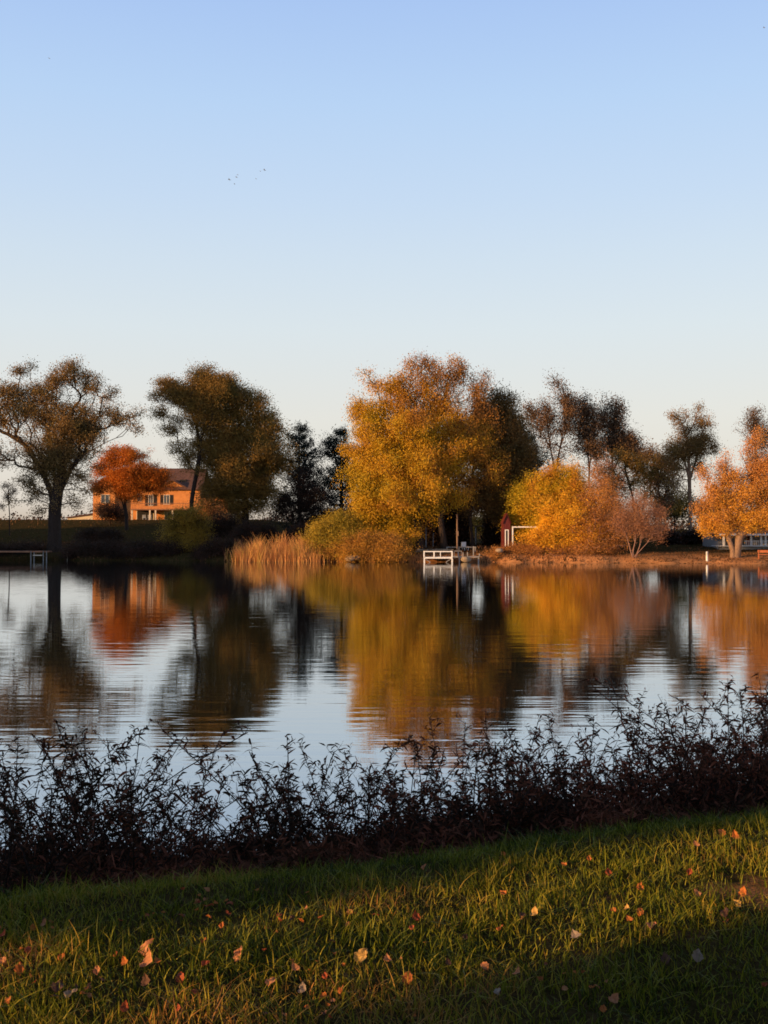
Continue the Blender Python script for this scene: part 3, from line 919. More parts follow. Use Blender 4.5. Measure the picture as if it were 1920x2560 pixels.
tree('broad_top_tree', 'tall tree with tan trunk and flat broad brown top left of the amber tree', 'tree', 126,
     [[(1726, 1335), (1727, 1270), (1724, 1200), (1722, 1150), (1715, 1090), (1700, 1050)],
      [(1722, 1200), (1712, 1150), (1690, 1120)], [(1724, 1200), (1740, 1150), (1755, 1100), (1755, 1050)]],
     [(1685, 1038, 14, 9, .7), (1695, 1052, 12, 10, .6), (1712, 1040, 8, 16, .4), (1715, 1075, 12, 14, .8), (1746, 1022, 9, 10, .6), (1750, 1045, 10, 12, .5), (1765, 1060, 12, 12, .5),
      (1742, 1058, 10, 8, .4), (1725, 1110, 32, 16, 1.2), (1760, 1100, 25, 14, 1.1), (1785, 1120, 12, 18, .8), (1700, 1130, 32, 18, 1.2), (1745, 1130, 25, 16, 1), (1675, 1118, 14, 10, .8),
      (1665, 1150, 18, 14, .7), (1690, 1170, 20, 14, .5), (1745, 1165, 16, 16, .6), (1690, 1205, 22, 18, .25), (1700, 1235, 18, 14, .25)],
     LM['elm'], 480, per=13, size=.28, sig=.34, r0=.27, clump=0, spill=.35, bark='bark_tan', tip=.03)
tree('edge_tree', 'dark narrow tree top showing behind the amber tree at the right edge', 'tree', 136,
     [[(1895, 1335), (1895, 1200), (1888, 1100), (1883, 1040)]],
     [(1882, 1028, 10, 10, .7), (1885, 1050, 18, 14), (1888, 1075, 20, 14), (1905, 1100, 22, 16), (1925, 1080, 20, 16), (1960, 1110, 35, 30), (1900, 1150, 35, 30, .5)],
     LM['sparse'], 260, per=12, size=.30, sig=.34, r0=.18, clump=0, spill=.35, tip=.03)
tree('amber_tree', 'large amber orange tree with pale forked double trunk at the right edge of the shore', 'tree', 101.5,
     [[(1833, 1392), (1832, 1375), (1822, 1345), (1815, 1310), (1805, 1250), (1812, 1170)],
      [(1840, 1392, .2), (1844, 1370), (1850, 1340), (1868, 1320), (1895, 1290), (1910, 1200)],
      [(1844, 1370), (1848, 1335), (1850, 1290), (1855, 1200)],
      [(1815, 1310), (1785, 1280), (1770, 1240)]],
     [(1816, 1142, 7, 14, .5), (1816, 1170, 16, 14, .9), (1763, 1192, 16, 13, .9), (1780, 1215, 20, 14, .7), (1835, 1195, 34, 22, 1), (1885, 1125, 22, 28, .45), (1900, 1090, 14, 20, .3),
      (1880, 1180, 30, 22, .8), (1910, 1165, 25, 30, .9), (1790, 1250, 35, 22, .8), (1845, 1245, 50, 30, 1.2), (1905, 1240, 40, 35, 1.1), (1760, 1290, 26, 22, .6), (1800, 1300, 40, 22, 1),
      (1860, 1300, 45, 24, 1.4), (1915, 1295, 35, 24, 1.2), (1765, 1325, 22, 12, .7), (1795, 1328, 25, 9, .7), (1870, 1318, 30, 8, .8), (1960, 1220, 45, 60), (1970, 1300, 40, 30), (1960, 1150, 30, 40, .7)],
     LM['amber'], 2000, per=13, size=.24, sig=.32, r0=.50, bark='bark_tan', tip=.022, huef=lambda x, y: .15 + (1330 - y) / 170 * .7 + abs(x - 1860) / 300)
tree('small_bare_tree', 'small spreading pinkish half bare tree with pale trunk near the shoreline', 'tree', 102,
     [[(1582, 1395), (1583, 1375), (1588, 1355), (1590, 1320), (1600, 1280)], [(1588, 1355), (1610, 1330), (1640, 1300)], [(1583, 1375), (1568, 1345), (1555, 1310)], [(1583, 1375), (1620, 1355), (1650, 1348)]],
     [(1575, 1260, 22, 18, .5), (1600, 1265, 30, 22, .7), (1555, 1290, 22, 22, .6), (1590, 1300, 40, 22, 1), (1635, 1290, 28, 22, .8), (1620, 1325, 35, 16, 1), (1565, 1325, 28, 14, .8), (1655, 1325, 16, 14, .6), (1645, 1345, 18, 7, .5), (1595, 1240, 16, 12, .3)],
     LM['pink'], 900, per=8, size=.16, sig=.30, r0=.085, bark='bark_pink', tip=.016)
tree('sapling', 'tiny wispy sapling on the left edge bank, left of the elm', 'tree', 140,
     [[(24, 1330), (22, 1260), (20, 1215)], [(22, 1260), (32, 1230)]],
     [(18, 1215, 8, 10), (30, 1225, 8, 9), (20, 1240, 10, 12), (5, 1260, 8, 12, .5)], LM['sparse'], 60, per=8, size=.25, sig=.25, r0=.08, tip=.02)
tree('house_bush', 'purple brown bush before the left wing of the tan house', 'bush', 160, [[(275, 1330), (275, 1290)]], [(272, 1278, 34, 22), (300, 1290, 25, 12)], LM['brush'], 260, per=11, size=.3, sig=.4, r0=.1, crown='foliage', trunkname='stem')
tree('house_bush', 'copper bush before the right end of the tan house', 'bush', 165, [[(530, 1330), (530, 1290)]], [(535, 1270, 34, 22, 1), (505, 1285, 20, 14)], LM['rusty'], 260, per=10, size=.3, sig=.4, r0=.1, crown='foliage', trunkname='stem')
for px, py, rx, ry, D, lab in ((1685, 1262, 45, 32, 150, 'dull olive background bush left of the tan straight trunk'),
                               (1785, 1275, 40, 26, 152, 'dull olive background bush right of the tan straight trunk'),
                               (1560, 1300, 45, 20, 150, 'dull green background bush behind the small pinkish tree'),
                               (1200, 1308, 45, 10, 165, 'low green background bush seen under the willow crown')):
    tree('field_bush', lab, 'bush', D, [[(px, 1340), (px, py)]], [(px, py, rx, ry), (px + rx * .6, py + 10, rx * .6, ry * .7), (px - rx * .6, py + 8, rx * .6, ry * .7)],
         LM['green'], 260, per=12, size=.4, sig=.5, r0=.12, crown='foliage', trunkname='stem')


# hedges
def hedge(px0, px1, top, bot, D, lab):
    SEED[0] += 1
    rng = np.random.default_rng(SEED[0])
    a, b = at(px0, bot, D), at(px1, bot, D)
    zt = at(px0, top, D).z
    n = int((b.x - a.x) * max(1.0, zt - a.z) * 40)
    X = rng.uniform(a.x, b.x, n)
    C = np.array([(x, D + rng.uniform(-.9, .9), rng.uniform(height(x, D), zt + .15 * math.sin(x * 2.1) + .2 * math.sin(x * .7))) for x in X])
    t = thing('hedge', lab, 'hedge', ((a.x + b.x) / 2, D, height((a.x + b.x) / 2, D)))
    sb = MB()
    for x in np.arange(a.x, b.x, .5):
        z = height(x, D)
        sb.tube([(x, D, z - .1), (x + rng.normal(0, .2), D + rng.normal(0, .2), (z + zt) / 2)], [.03, .015], 4)
    sb.build('stem', M['bark'], t, world=True)
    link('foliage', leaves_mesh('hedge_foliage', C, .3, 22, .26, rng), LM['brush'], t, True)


hedge(1655, 1800, 1332, 1362, 118, 'long dark hedge on the lawn between the small pinkish tree and amber tree')
hedge(1780, 1900, 1315, 1345, 150, 'distant dark hedge behind the amber tree')
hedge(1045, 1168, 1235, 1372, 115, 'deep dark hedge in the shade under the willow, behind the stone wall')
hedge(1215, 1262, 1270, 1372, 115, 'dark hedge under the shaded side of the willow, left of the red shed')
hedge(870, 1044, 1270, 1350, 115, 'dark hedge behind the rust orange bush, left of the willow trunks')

# distant wood on the horizon
rng = np.random.default_rng(5)
n = 2600
X = rng.uniform(-420, 420, n)
Z = np.array([height(x, 520) for x in X])
C = np.stack([X, 520 + rng.uniform(-12, 12, n), Z + rng.uniform(0, 1, n) ** 1.3 * (3.0 + 2.5 * np.abs(np.sin(X * .05)) + 1.5 * np.sin(X * .21))], 1)
o = link('distant_wood', leaves_mesh('distant_wood', C, 1.2, 16, 1.3, rng), LM['brush'])
tag(o, 'low dark line of far woods on the horizon', 'woods', kind='stuff')

# ------------------------------------------------------------------ reeds
rng = np.random.default_rng(21)
vs, fs, at_ = [], [], []
n = 3000
for i in range(n):
    px = rng.uniform(590, 800) if rng.uniform() < .9 else rng.uniform(560, 830)
    X = (px - 960) / F * 106
    yf = Yfar(X)
    Y = yf + rng.uniform(-.9, 1.6)
    X = X + rng.normal(0, .1)
    z0 = max(height(X, Y), -.25)
    edge = min(1, max(.35, (px - 570) / 50)) * min(1, max(.3, (840 - px) / 70))
    H = rng.uniform(.8, 2.15) * (.6 + .4 * edge) * (1 + .14 * math.sin(px * .11) + .1 * math.sin(px * .37)) * (1.25 if rng.uniform() < .06 else 1)
    lean = rng.normal(0, .24, 2) * H
    a = rng.uniform(0, math.pi)
    wv = np.array([math.cos(a), math.sin(a), 0]) * rng.uniform(.014, .03)
    k = 4
    base = len(vs)
    for j in range(k + 1):
        t = j / k
        c = np.array([X + lean[0] * t * t, Y + lean[1] * t * t, z0 + H * t * (1 - .08 * t)])
        ww = wv * (1 - t * .75)
        vs += [c - ww, c + ww]
    for j in range(k):
        b = base + j * 2
        fs.append((b, b + 1, b + 3, b + 2))
    r = rng.uniform(0, 1)
    at_ += [r] * (2 * (k + 1))
LM['reed'] = leaf_mat('reed_straw', [(.30, .12, .05), (.62, .29, .10), (.70, .38, .13), (.44, .34, .06)], .8, .4, .2)
o = link('reeds', np_mesh('reeds', vs, fs, at_), LM['reed'])
tag(o, 'tall tan reeds standing in the water left of the yellow green bush', 'reeds', kind='stuff')

# far bank rough grass (short, one mass)
vs, fs, at_ = [], [], []
for i in range(46000):
    X = rng.uniform(-42, 42)
    Y = Yfar(X) + (rng.uniform(0, 1) ** 1.5) * 16 - .2
    if i > 34000: continue
    if i > 26000:
        X = rng.uniform(-75, 60); Y = Yfar(X) + rng.uniform(0, 75)
        if abs(X) > Y * .40: continue
    z0 = height(X, Y) - .03
    if z0 < -.1 or (X < -10 and Y < Yfar(X) + 9 and rng.uniform() < .85): continue
    H = rng.uniform(.08, .32) * (.5 if X > 18 else 1) * (1.0 if i > 26000 else 1)
    a = rng.uniform(0, math.pi)
    wv = np.array([math.cos(a), math.sin(a), 0]) * rng.uniform(.03, .07)
    l = rng.normal(0, .3, 2) * H
    c = np.array([X, Y, z0])
    b = len(vs)
    vs += [c - wv, c + wv, c + wv * .2 + np.array([l[0], l[1], H]), c - wv * .2 + np.array([l[0], l[1], H])]
    fs.append((b, b + 1, b + 2, b + 3)); at_ += [rng.uniform()] * 4
LM['bankgrass'] = leaf_mat('bank_grass', [(.03, .022, .010), (.10, .05, .024), (.28, .14, .07)], .25, .6, .1)
LM['bankgrass'].node_tree.nodes['Principled BSDF'].inputs['Specular IOR Level'].default_value = 0
o = link('bank_grass', np_mesh('bank_grass', vs, fs, at_), LM['bankgrass'])
tag(o, 'rough dry grass along the far bank', 'grass', kind='stuff')

# ------------------------------------------------------------------ the house
HD = 178.0
h0 = at(237, 1300, HD)
hz = height(h0.x, HD) - .1
ppm = F / HD


def hx(px): return (px - 237) / ppm


def hzz(py): return (1300 - py) / ppm


house = thing('house', 'two storey tan house with brown roof and sunlit front behind the orange tree', 'house', (h0.x, HD, at(237, 1302, HD).z))
Z0 = -.6
EAVE = hzz(1222); RIDGE = hzz(1168)
x1, x2, x3, x4 = 0, hx(292), hx(500), hx(560)
wl = MB()
wl.prism([(x1, Z0), (x2, Z0), (x2, EAVE), ((x1 + x2) / 2, hzz(1196)), (x1, EAVE)], -1.2, 9.4, 'y')
wl.box(x2 + .003, x3, 0, 9.5, Z0, EAVE)
wl.prism([(hx(385), EAVE + .003), (hx(470), EAVE + .003), (hx(430), hzz(1200))], .02, 4, 'y')
wl.build('wall', M['siding'], house)
ex = MB()
ex.box(x3 + .003, x4 + .4, 1.2, 8, Z0, hzz(1235)); ex.build('side_wing', M['siding'], house)
rf = MB()
# main roof: gabled along x with the slope facing the lake
yr = 4.75
rf.prism([(-.5, EAVE - .05), (yr, RIDGE), (10, EAVE - .05), (10, EAVE + .15), (yr, RIDGE + .22), (-.5, EAVE + .15)], x2 - .2, x3 + .4, 'x')
# left wing gable roof
xm = (x1 + x2) / 2; zt = hzz(1196)
rf.prism([(x1 - .45, EAVE - .22), (xm, zt + .02), (x2 + .45, EAVE - .22), (x2 + .45, EAVE - .02), (xm, zt + .25), (x1 - .45, EAVE - .02)], -1.7, 8, 'y')
# centre gable
rf.prism([(hx(380), EAVE - .12), (hx(430), hzz(1200) + .03), (hx(476), EAVE - .12), (hx(476), EAVE + .08), (hx(430), hzz(1200) + .25), (hx(380), EAVE + .08)], -.3, 4.2, 'y')
rf.prism([(.9, hzz(1240)), (4.6, hzz(1212)), (8.3, hzz(1240)), (8.3, hzz(1240) + .2), (4.6, hzz(1212) + .2), (.9, hzz(1240) + .2)], x3 + .41, x4 + .8, 'x')
roof = rf.build('roof', M['roof'], house)
ch = MB().box(hx(330), hx(330) + .9, 5.2, 6.1, RIDGE - .6, RIDGE + .5).box(hx(330) - .06, hx(330) + .96, 5.14, 6.16, RIDGE + .5, RIDGE + .62)
ch.build('chimney', M['stone'], roof)
dm = MB().box(hx(446), hx(462), 1.2, 3.2, hzz(1214), hzz(1196)); dmr = dm.build('dormer', M['dark'], roof)


def window(x0, x1_, z0, z1, y, shutters=False, mull=1, name='window'):
    f = MB()
    q = .09
    f.box(x0 - q, x1_ + q, y - .07, y - .003, z1, z1 + q).box(x0 - q, x1_ + q, y - .09, y - .003, z0 - q, z0)
    f.box(x0 - q, x0, y - .07, y - .003, z0, z1).box(x1_, x1_ + q, y - .07, y - .003, z0, z1)
    for k in range(1, mull + 1):
        xm_ = x0 + (x1_ - x0) * k / (mull + 1)
        f.box(xm_ - .04, xm_ + .04, y - .06, y - .012, z0, z1)
    wn = f.build(name, M['trim'], house)
    MB().box(x0, x1_, y - .03, y - .004, z0, z1).build('pane', M['glass'], wn)
    if shutters:
        for xa, xb in ((x0 - .62, x0 - .13), (x1_ + .13, x1_ + .62)):
            MB().box(xa, xb, y - .06, y - .003, z0 - .05, z1 + .05).build('shutter', M['dark'], wn)


window(hx(258), hx(277), hzz(1255), hzz(1236), -1.2, False, 1)
window(hx(410), hx(423), hzz(1258), hzz(1236), 0, True)
window(hx(372), hx(382), hzz(1262), hzz(1236), 0, True)
window(hx(344), hx(352), hzz(1250), hzz(1234), 0, False, 0)
window(hx(255), hx(272), hzz(1290), hzz(1272), -1.2, False, 1)
window(hx(412), hx(426), hzz(1296), hzz(1278), 0, False, 1, 'patio_door')
dd = MB().box(hx(343), hx(383), -.03, -.003, hzz(1299), hzz(1275)); dr = dd.build('door', M['dark'], house)
MB().box(hx(343) - .12, hx(343), -.07, -.003, hzz(1299), hzz(1274)).box(hx(383), hx(383) + .12, -.07, -.003, hzz(1299), hzz(1275)).box(hx(343) - .12, hx(383) + .12, -.07, -.003, hzz(1275), hzz(1273.5)).build('frame', M['trim'], dr)
dk = MB().box(hx(338), hx(500), -3.0, -.01, hzz(1274), hzz(1271)); deck = dk.build('deck', M['deck'], house)
for x in (340, 384, 398, 440, 498):
    MB().box(hx(x) - .12, hx(x) + .12, -2.95, -2.7, Z0, hzz(1274) - .002).build('post', M['trim'], deck)
rl = MB().box(hx(338), hx(500), -3.0, -2.93, hzz(1258), hzz(1256.5))
for k in range(46):
    x = hx(338) + (hx(500) - hx(338)) * k / 45
    rl.box(x - .025, x + .025, -2.985, -2.945, hzz(1271) + .002, hzz(1258) - .002)
rl.build('railing', M['deck'], deck)
for px_, lab in ((366, 'white patio chair under the deck of the tan house, left one'), (380, 'white patio chair under the deck of the tan house, right one')):
    t = thing('patio_chair', lab, 'chair', (h0.x + hx(px_), HD - 1.5, at(237, 1300, HD).z - .1), .4)
    MB().box(-.28, .28, -.25, .25, .38, .44).build('seat', M['white'], t)
    MB().box(-.28, .28, .26, .31, .40, .95).build('backrest', M['white'], t)
    for a_, b_ in ((-.25, -.22), (.25, -.22), (-.25, .22), (.25, .22)):
        MB().box(a_ - .025, a_ + .025, b_ - .025, b_ + .025, -.1, .378).build('leg', M['white'], t)

# far pale shed left of the house
sp_ = at(205, 1300, 200)
shed = thing('far_barn', 'pale sunlit roof of a low far building between the elm trunk and the house', 'barn', (sp_.x, 200, sp_.z - .6))
s = 200 / F
MB().prism([(-36 * s, 0), (34 * s, 0), (34 * s, 1.5), (34 * s, 17.5 * s + .4), (-36 * s, 1.0)], 0, 6, 'y').build('wall', M['pale_metal'], shed)
MB().prism([(-40 * s, .95), (36 * s, 17.5 * s + .42), (36 * s, 17.5 * s + .6), (-40 * s, 1.12)], -.3, 6.3, 'y').build('roof', M['roof'], shed)
MB().box(12 * s, 20 * s, -.05, -.003, 0, .9).build('door', M['trim'], shed)

# ------------------------------------------------------------------ central dock
DK = 103.2
c0 = at(1060, 1403, DK)
dock = thing('white_dock', 'white railed dock platform standing in the water before the willow', 'dock', (c0.x, DK, 0))
ppm = F / DK
W_ = (1131 - 1060) / ppm


def dz(py): return at(1060, py, DK).z


zt_, zr = dz(1377.5), dz(1393)
MB().box(0, W_, 0, 1.9, dz(1396.5), dz(1392.5)).build('deck', M['white'], dock)
ra = MB()
ra.box(-.02, W_ + .02, -.06, .06, zt_ - .10, zt_)
rail = ra.build('top_rail', M['white'], dock)
for px_, w_ in ((1060, .13), (1085, .12), (1101, .07), (1130, .13)):
    x = (px_ - 1060) / ppm
    MB().box(x - w_ / 2, x + w_ / 2, -.075, .055, dz(1392.5) + .002, zt_ - .102).build('rail_post', M['white'], dock)
for x, y in ((0.03, .02), (W_ - .03, .02), (.03, 1.85), (W_ - .03, 1.85), (W_ / 2, 1.85)):
    MB().box(x - .07, x + .07, y - .07, y + .07, -1.0, dz(1396.5) - .002).build('pile', M['white'], dock)
# brace V's below the deck
for xa, xb in ((.1, .62), (W_ - .1, W_ - .62)):
    MB().tube([(xa, .04, dz(1397)), (xb, .04, .02)], .04, 6).build('brace', M['grey_wood'], dock)
for xx_ in (-.02, W_ - .05):
    MB().box(xx_, xx_ + .07, .08, 1.9, zt_ - .1, zt_).build('side_rail', M['white'], dock)

gw = thing('gangway', 'weathered grey gangway with small upright posts leading right from the white dock', 'gangway', (c0.x + W_ + .05, DK + .4, 0))
L_ = (1200 - 1133) / ppm
MB().box(0, L_, 0, 1.0, dz(1394), dz(1391)).build('deck', M['grey_wood'], gw)
for px_, t_, nm in ((1147, 1380, 'post'), (1159, 1381, 'post'), (1170, 1381, 'post'), (1185, 1366, 'post'), (1200, 1384, 'post')):
    x = (px_ - 1133) / ppm
    MB().box(x - .05, x + .05, -.06, .04, dz(1391) + .002, dz(t_)).build('post', M['grey_wood'], gw)
for px_ in (1150, 1172, 1198):
    x = (px_ - 1133) / ppm
    MB().box(x - .06, x + .06, .05, .17, -1, dz(1394) - .002).build('pile', M['grey_wood'], gw)
MB().box(.15, .9, .5, .56, dz(1378) - .03, dz(1378) + .03).build('handrail', M['grey_wood'], gw)
for xx_ in (.15, .85):
    MB().box(xx_, xx_ + .05, .5, .56, dz(1391) + .002, dz(1378) - .032).build('handrail_post', M['grey_wood'], gw)

# retaining wall of pale stones
def gpt(px, D, dz_=0):
    x = (px - 960) / F * D
    return (x, D, height(x, D) + dz_)


rw = gpt(1085, 106.8)
wall = thing('stone_wall', 'low pale stone retaining wall on the bank below the willow trunk', 'wall', rw)
rng = np.random.default_rng(8)
sb = MB()
for row in range(2):
    x = -1.9 + row * .2
    while x < 1.5:
        wv = rng.uniform(.35, .6)
        sb.box(x, x + wv - .03, -.15 + rng.uniform(-.04, .04), .25, row * .19 + .002 * row - .1, row * .19 + .17 + rng.uniform(-.03, 0) - .1)
        x += wv
sb.build('stone_course', M['stone'], wall)
lw = gpt(1150, 107)
lwall = thing('low_fence', 'low grey rail fence on the bank above the gangway', 'fence', lw)
MB().box(-1.35, 1.6, -.04, .04, .38, .46).build('rail', M['grey_wood'], lwall)
for x in (-1.3, -.1, 1.5):
    MB().box(x - .05, x + .05, -.05, .05, -.15, .377).build('post', M['grey_wood'], lwall)


def pole(px, top, bot, D, r, lab, mat='steel', knob=False, name='pole', cat='pole'):
    g_ = gpt(px, D)
    zt_ = at(px, top, D).z - g_[2]
    t = thing(name, lab, cat, g_)
    MB().tube([(0, 0, -.15), (0, 0, zt_)], r, 8).build('shaft', M[mat], t, True)
    if knob:
        MB().box(-.10, .12, -.1, .1, zt_ * .42, zt_ * .55).build('box', M[mat], t)
    else:
        MB().tube([(0, 0, zt_ - .02), (0, 0, zt_ + .05)], r * 1.5, 8).build('cap', M[mat], t, True)


pole(1065, 1320, 1355, 111, .06, 'thin blue grey pole between the two left willow trunks')
pole(1083, 1335, 1350, 111.5, .04, 'short thin grey pole right beside the blue grey pole')
pole(1143, 1285, 1400, 106.6, .085, 'tall wooden pole with a small box beside the main willow trunk', 'bark_tan', True)
pole(1042, 1318, 1345, 111.5, .04, 'slim white post left of the willow trunks', 'white')

# picnic shelter / table under the willow
tb = gpt(1215, 118)
t = thing('picnic_table', 'pale wooden picnic table standing in the light beyond the willow trunks', 'table', tb)
sc_ = 118 / F
zt_ = max(.75, at(1215, 1314, 118).z - tb[2])
MB().box(-1.5, 1.6, -.45, .45, zt_ - .10, zt_).build('tabletop', M['stone'], t)
for x in (-1.1, 1.1):
    MB().box(x - .06, x + .06, -.4, .4, 0, zt_ - .102).build('leg', M['grey_wood'], t)
for y in (-.85, .85):
    MB().box(-1.5, 1.6, y - .14, y + .14, .42, .47).build('bench', M['stone'], t)
for xx_ in (-1.16, 1.04):
    MB().box(xx_, xx_ + .12, -.98, .98, .34, .417).build('crossbar', M['grey_wood'], t)

lc = gpt(1163, 108)
t = thing('lawn_chair', 'small white folding lawn chair beside the tall wooden pole', 'chair', lc, .5)
MB().box(-.26, .26, -.24, .24, .36, .40).build('seat', M['white'], t)
MB().box(-.26, .26, .25, .30, .36, .85).build('backrest', M['white'], t)
for a_, b_ in ((-.23, -.2), (.23, -.2), (-.23, .2), (.23, .2)):
    MB().box(a_ - .025, a_ + .025, b_ - .025, b_ + .025, -.1, .357).build('leg', M['white'], t)

# ------------------------------------------------------------------ red shed
RD = 106.0
r0_ = at(1259, 1372, RD)
rz0 = height(r0_.x + .5, RD)
rsh = thing('red_shed', 'narrow red shed with pointed gable and white trim left of the rounded shrub', 'shed', (r0_.x, RD, rz0))
ppm = F / RD
wS = 17 / ppm


def rz(py): return at(1259, py, RD).z - rz0


MB().prism([(0, -.6), (wS, -.6), (wS, rz(1308)), (wS * .5, rz(1287)), (0, rz(1308))], 0, 2.2, 'y').build('wall', M['red'], rsh)
MB().prism([(-.08, rz(1309)), (wS * .5, rz(1286) + .03), (wS + .08, rz(1309)), (wS + .08, rz(1307)), (wS * .5, rz(1284) + .05), (-.08, rz(1307))], -.12, 2.3, 'y').build('roof', M['red'], rsh)
dx0, dx1 = 4 / ppm, 12 / ppm
dfr = MB().box(dx0 - .03, dx0 + .06, -.05, -.003, rz(1366), rz(1324)).box(dx1 - .06, dx1 + .03, -.05, -.003, rz(1366), rz(1324)).box(dx0 + .06, dx1 - .06, -.05, -.003, rz(1326), rz(1324))
dfo = dfr.build('door_frame', M['white'], rsh)
MB().box(dx0 + .061, dx1 - .061, -.03, -.003, rz(1350), rz(1326) - .002).build('pane', M['dark'], dfo)
MB().box(dx0 + .061, dx1 - .061, -.03, -.003, rz(1366), rz(1352)).build('panel', M['red'], dfo)
fr_ = MB()
xp = 20.5 / ppm
fr_.box(xp, xp + .12, -.25, -.13, -.3, rz(1316))
fr_.box(xp + .121, 84 / ppm, -.25, -.13, rz(1319), rz(1316))
fr_.box(82 / ppm, 84 / ppm, -.25, -.13, -.3, rz(1319) - .002)
fr_.build('white_frame', M['white'], rsh)

# ------------------------------------------------------------------ right shore: post, porch, fire pit
p_ = gpt(1767, Yfar(30) + .9)
t = thing('marker_post', 'short round white post standing alone at the right shoreline', 'post', p_)
MB().tube([(0, 0, -.3), (0, 0, .80)], .10, 12).build('shaft', M['white'], t, True)
MB().tube([(0, 0, .80), (0, 0, .84), (0, 0, .87)], [.11, .10, .04], 12).build('cap', M['white'], t, True)

PD = 110.0
pp_ = at(1800, 1388, PD)
pg = height(pp_.x + 2, PD)
porch = thing('porch_house', 'white porch with posts and railing behind the amber tree at the right edge', 'house', (pp_.x, PD, pg))
ppm = F / PD


def X_(px): return (px - 1800) / ppm


def Zp(py): return at(1800, py, PD).z - pg


MB().box(X_(1800), X_(2060), 0, .2, -.3, Zp(1366)).box(X_(1800), X_(2060), 2.2, 6, -.3, Zp(1335)).box(X_(1798), X_(1816), .21, 2.19, -.3, Zp(1352)).build('wall', M['grey_wood'], porch)
MB().box(X_(1795), X_(2070), -.3, 2.2, Zp(1366) + .002, Zp(1364)).build('floor_board', M['white'], porch)
rfp = MB().prism([(-.5, Zp(1336)), (6.5, Zp(1336)), (3, Zp(1300))], X_(1795), X_(2070), 'x')
rfp.build('roof', M['roof'], porch)
MB().box(X_(1795), X_(2070), -.62, -.503, Zp(1339), Zp(1334)).build('fascia', M['white'], porch)
for px_ in (1808, 1852, 1876, 1901, 1912, 1945, 1990):
    MB().box(X_(px_) - .09, X_(px_) + .09, -.28, -.1, Zp(1364) + .002, Zp(1339) - .0).build('porch_post', M['white'], porch)
rp = MB().box(X_(1860), X_(2060), -.25, -.18, Zp(1353), Zp(1351.5))
for k in range(40):
    x = X_(1860) + .2 * k
    rp.box(x, x + .04, -.24, -.19, Zp(1364) + .002, Zp(1353) - .002)
rp.build('railing', M['white'], porch)
wn = MB().box(X_(1864), X_(1874), 2.12, 2.197, Zp(1362), Zp(1344)).build('window', M['dark'], porch)
MB().box(X_(1886), X_(1897), 2.12, 2.197, Zp(1362), Zp(1342)).build('door', M['red'], porch)

fp = gpt(1908, 100.6)
t = thing('garden_bench', 'small rust red garden bench on the shore right of the amber tree trunk', 'bench', fp, -.3)
MB().box(-.5, .6, -.2, .25, .40, .46).build('seat', M['rust'], t)
MB().box(-.5, .6, .26, .31, .62, .85).build('backrest', M['rust'], t)
for x in (-.42, .52):
    MB().box(x - .05, x + .05, -.15, .2, -.1, .397).build('leg', M['rust'], t)
for x in (-.45, .5):
    MB().box(x, x + .06, .2, .258, .462, .83).build('back_support', M['rust'], t)

# ------------------------------------------------------------------ left dock
ld = at(0, 1376, 112)
LDk = 110.5
ppm = F / LDk
c1 = at(60, 1400, LDk)
t = thing('low_wooden_dock', 'low wooden dock with pale paired posts at the waterline left of the elm', 'dock', (c1.x, LDk, 0))


def lz(py): return at(60, py, LDk).z


MB().box((-110) / ppm, (60) / ppm, 0, 1.3, lz(1381), lz(1377.5)).build('deck', M['deck'], t)
MB().box(26 / ppm, 48 / ppm, -.5, -.1, lz(1389), lz(1387)).build('step', M['trim'], t)
for px_, tp in ((78, 1378), (86, 1380), (109, 1377), (117, 1377)):
    x = (px_ - 60) / ppm
    MB().tube([(x, -.1, -.8), (x, -.1, lz(tp))], .06, 8).build('post', M['grey_wood'], t, True)
for px_, py_, lab in ((120, 1352, 'thin pale stake on the dark bank above the low wooden dock'), (168, 1388, 'thin pale stake in the water right of the elm trunk'),
                      (398, 1388, 'thin pale stake in the water below the orange tree')):
    D_ = 111.3 if py_ > 1380 else 118
    q = at(px_, py_, D_)
    zb = min(height(q.x, D_), q.z - .6)
    s_ = thing('stake', lab, 'stake', (q.x, D_, zb))
    MB().tube([(0, 0, -.3), (.02, 0, q.z - zb + .35)], [.045, .035], 8).build('shaft', M['trim'], s_, True)
    MB().tube([(.02, 0, q.z - zb + .35), (.02, 0, q.z - zb + .4)], [.05, .03], 8).build('cap', M['trim'], s_, True)

# boulders in the shallows left of the dock
def boulder(px, py, D, r, lab):
    SEED[0] += 1
    rg = np.random.default_rng(SEED[0])
    q = at(px, py, D)
    me = bpy.data.meshes.new('boulder')
    import bmesh
    bm = bmesh.new(); bmesh.ops.create_icosphere(bm, subdivisions=3, radius=r)
    k = rg.normal(0, 1.3 / r, (3, 3))
    for v_ in bm.verts:
        n_ = sum(math.sin(v_.co.dot(Vector(kk)) + i) for i, kk in enumerate(k))
        v_.co *= 1 + .10 * n_
        v_.co.z *= .6
    bm.to_mesh(me); bm.free()
    me.polygons.foreach_set('use_smooth', [True] * len(me.polygons))
    o = link('boulder', me, M['stone']); o.location = (q.x, D, max(.0, q.z)); tag(o, lab, 'boulder', 'boulders along the far waterline')
    return o


boulder(878, 1396, 104.2, .5, 'pale boulder at the waterline below the rust orange bush')
boulder(893, 1394, 104.3, .35, 'smaller boulder beside the pale one below the rust orange bush')
boulder(1165, 1398, 103.4, .45, 'rounded tan boulder in the water under the grey gangway')
boulder(1248, 1376, 104.2, .35, 'pale pinkish boulder on the bank just left of the red shed foot')

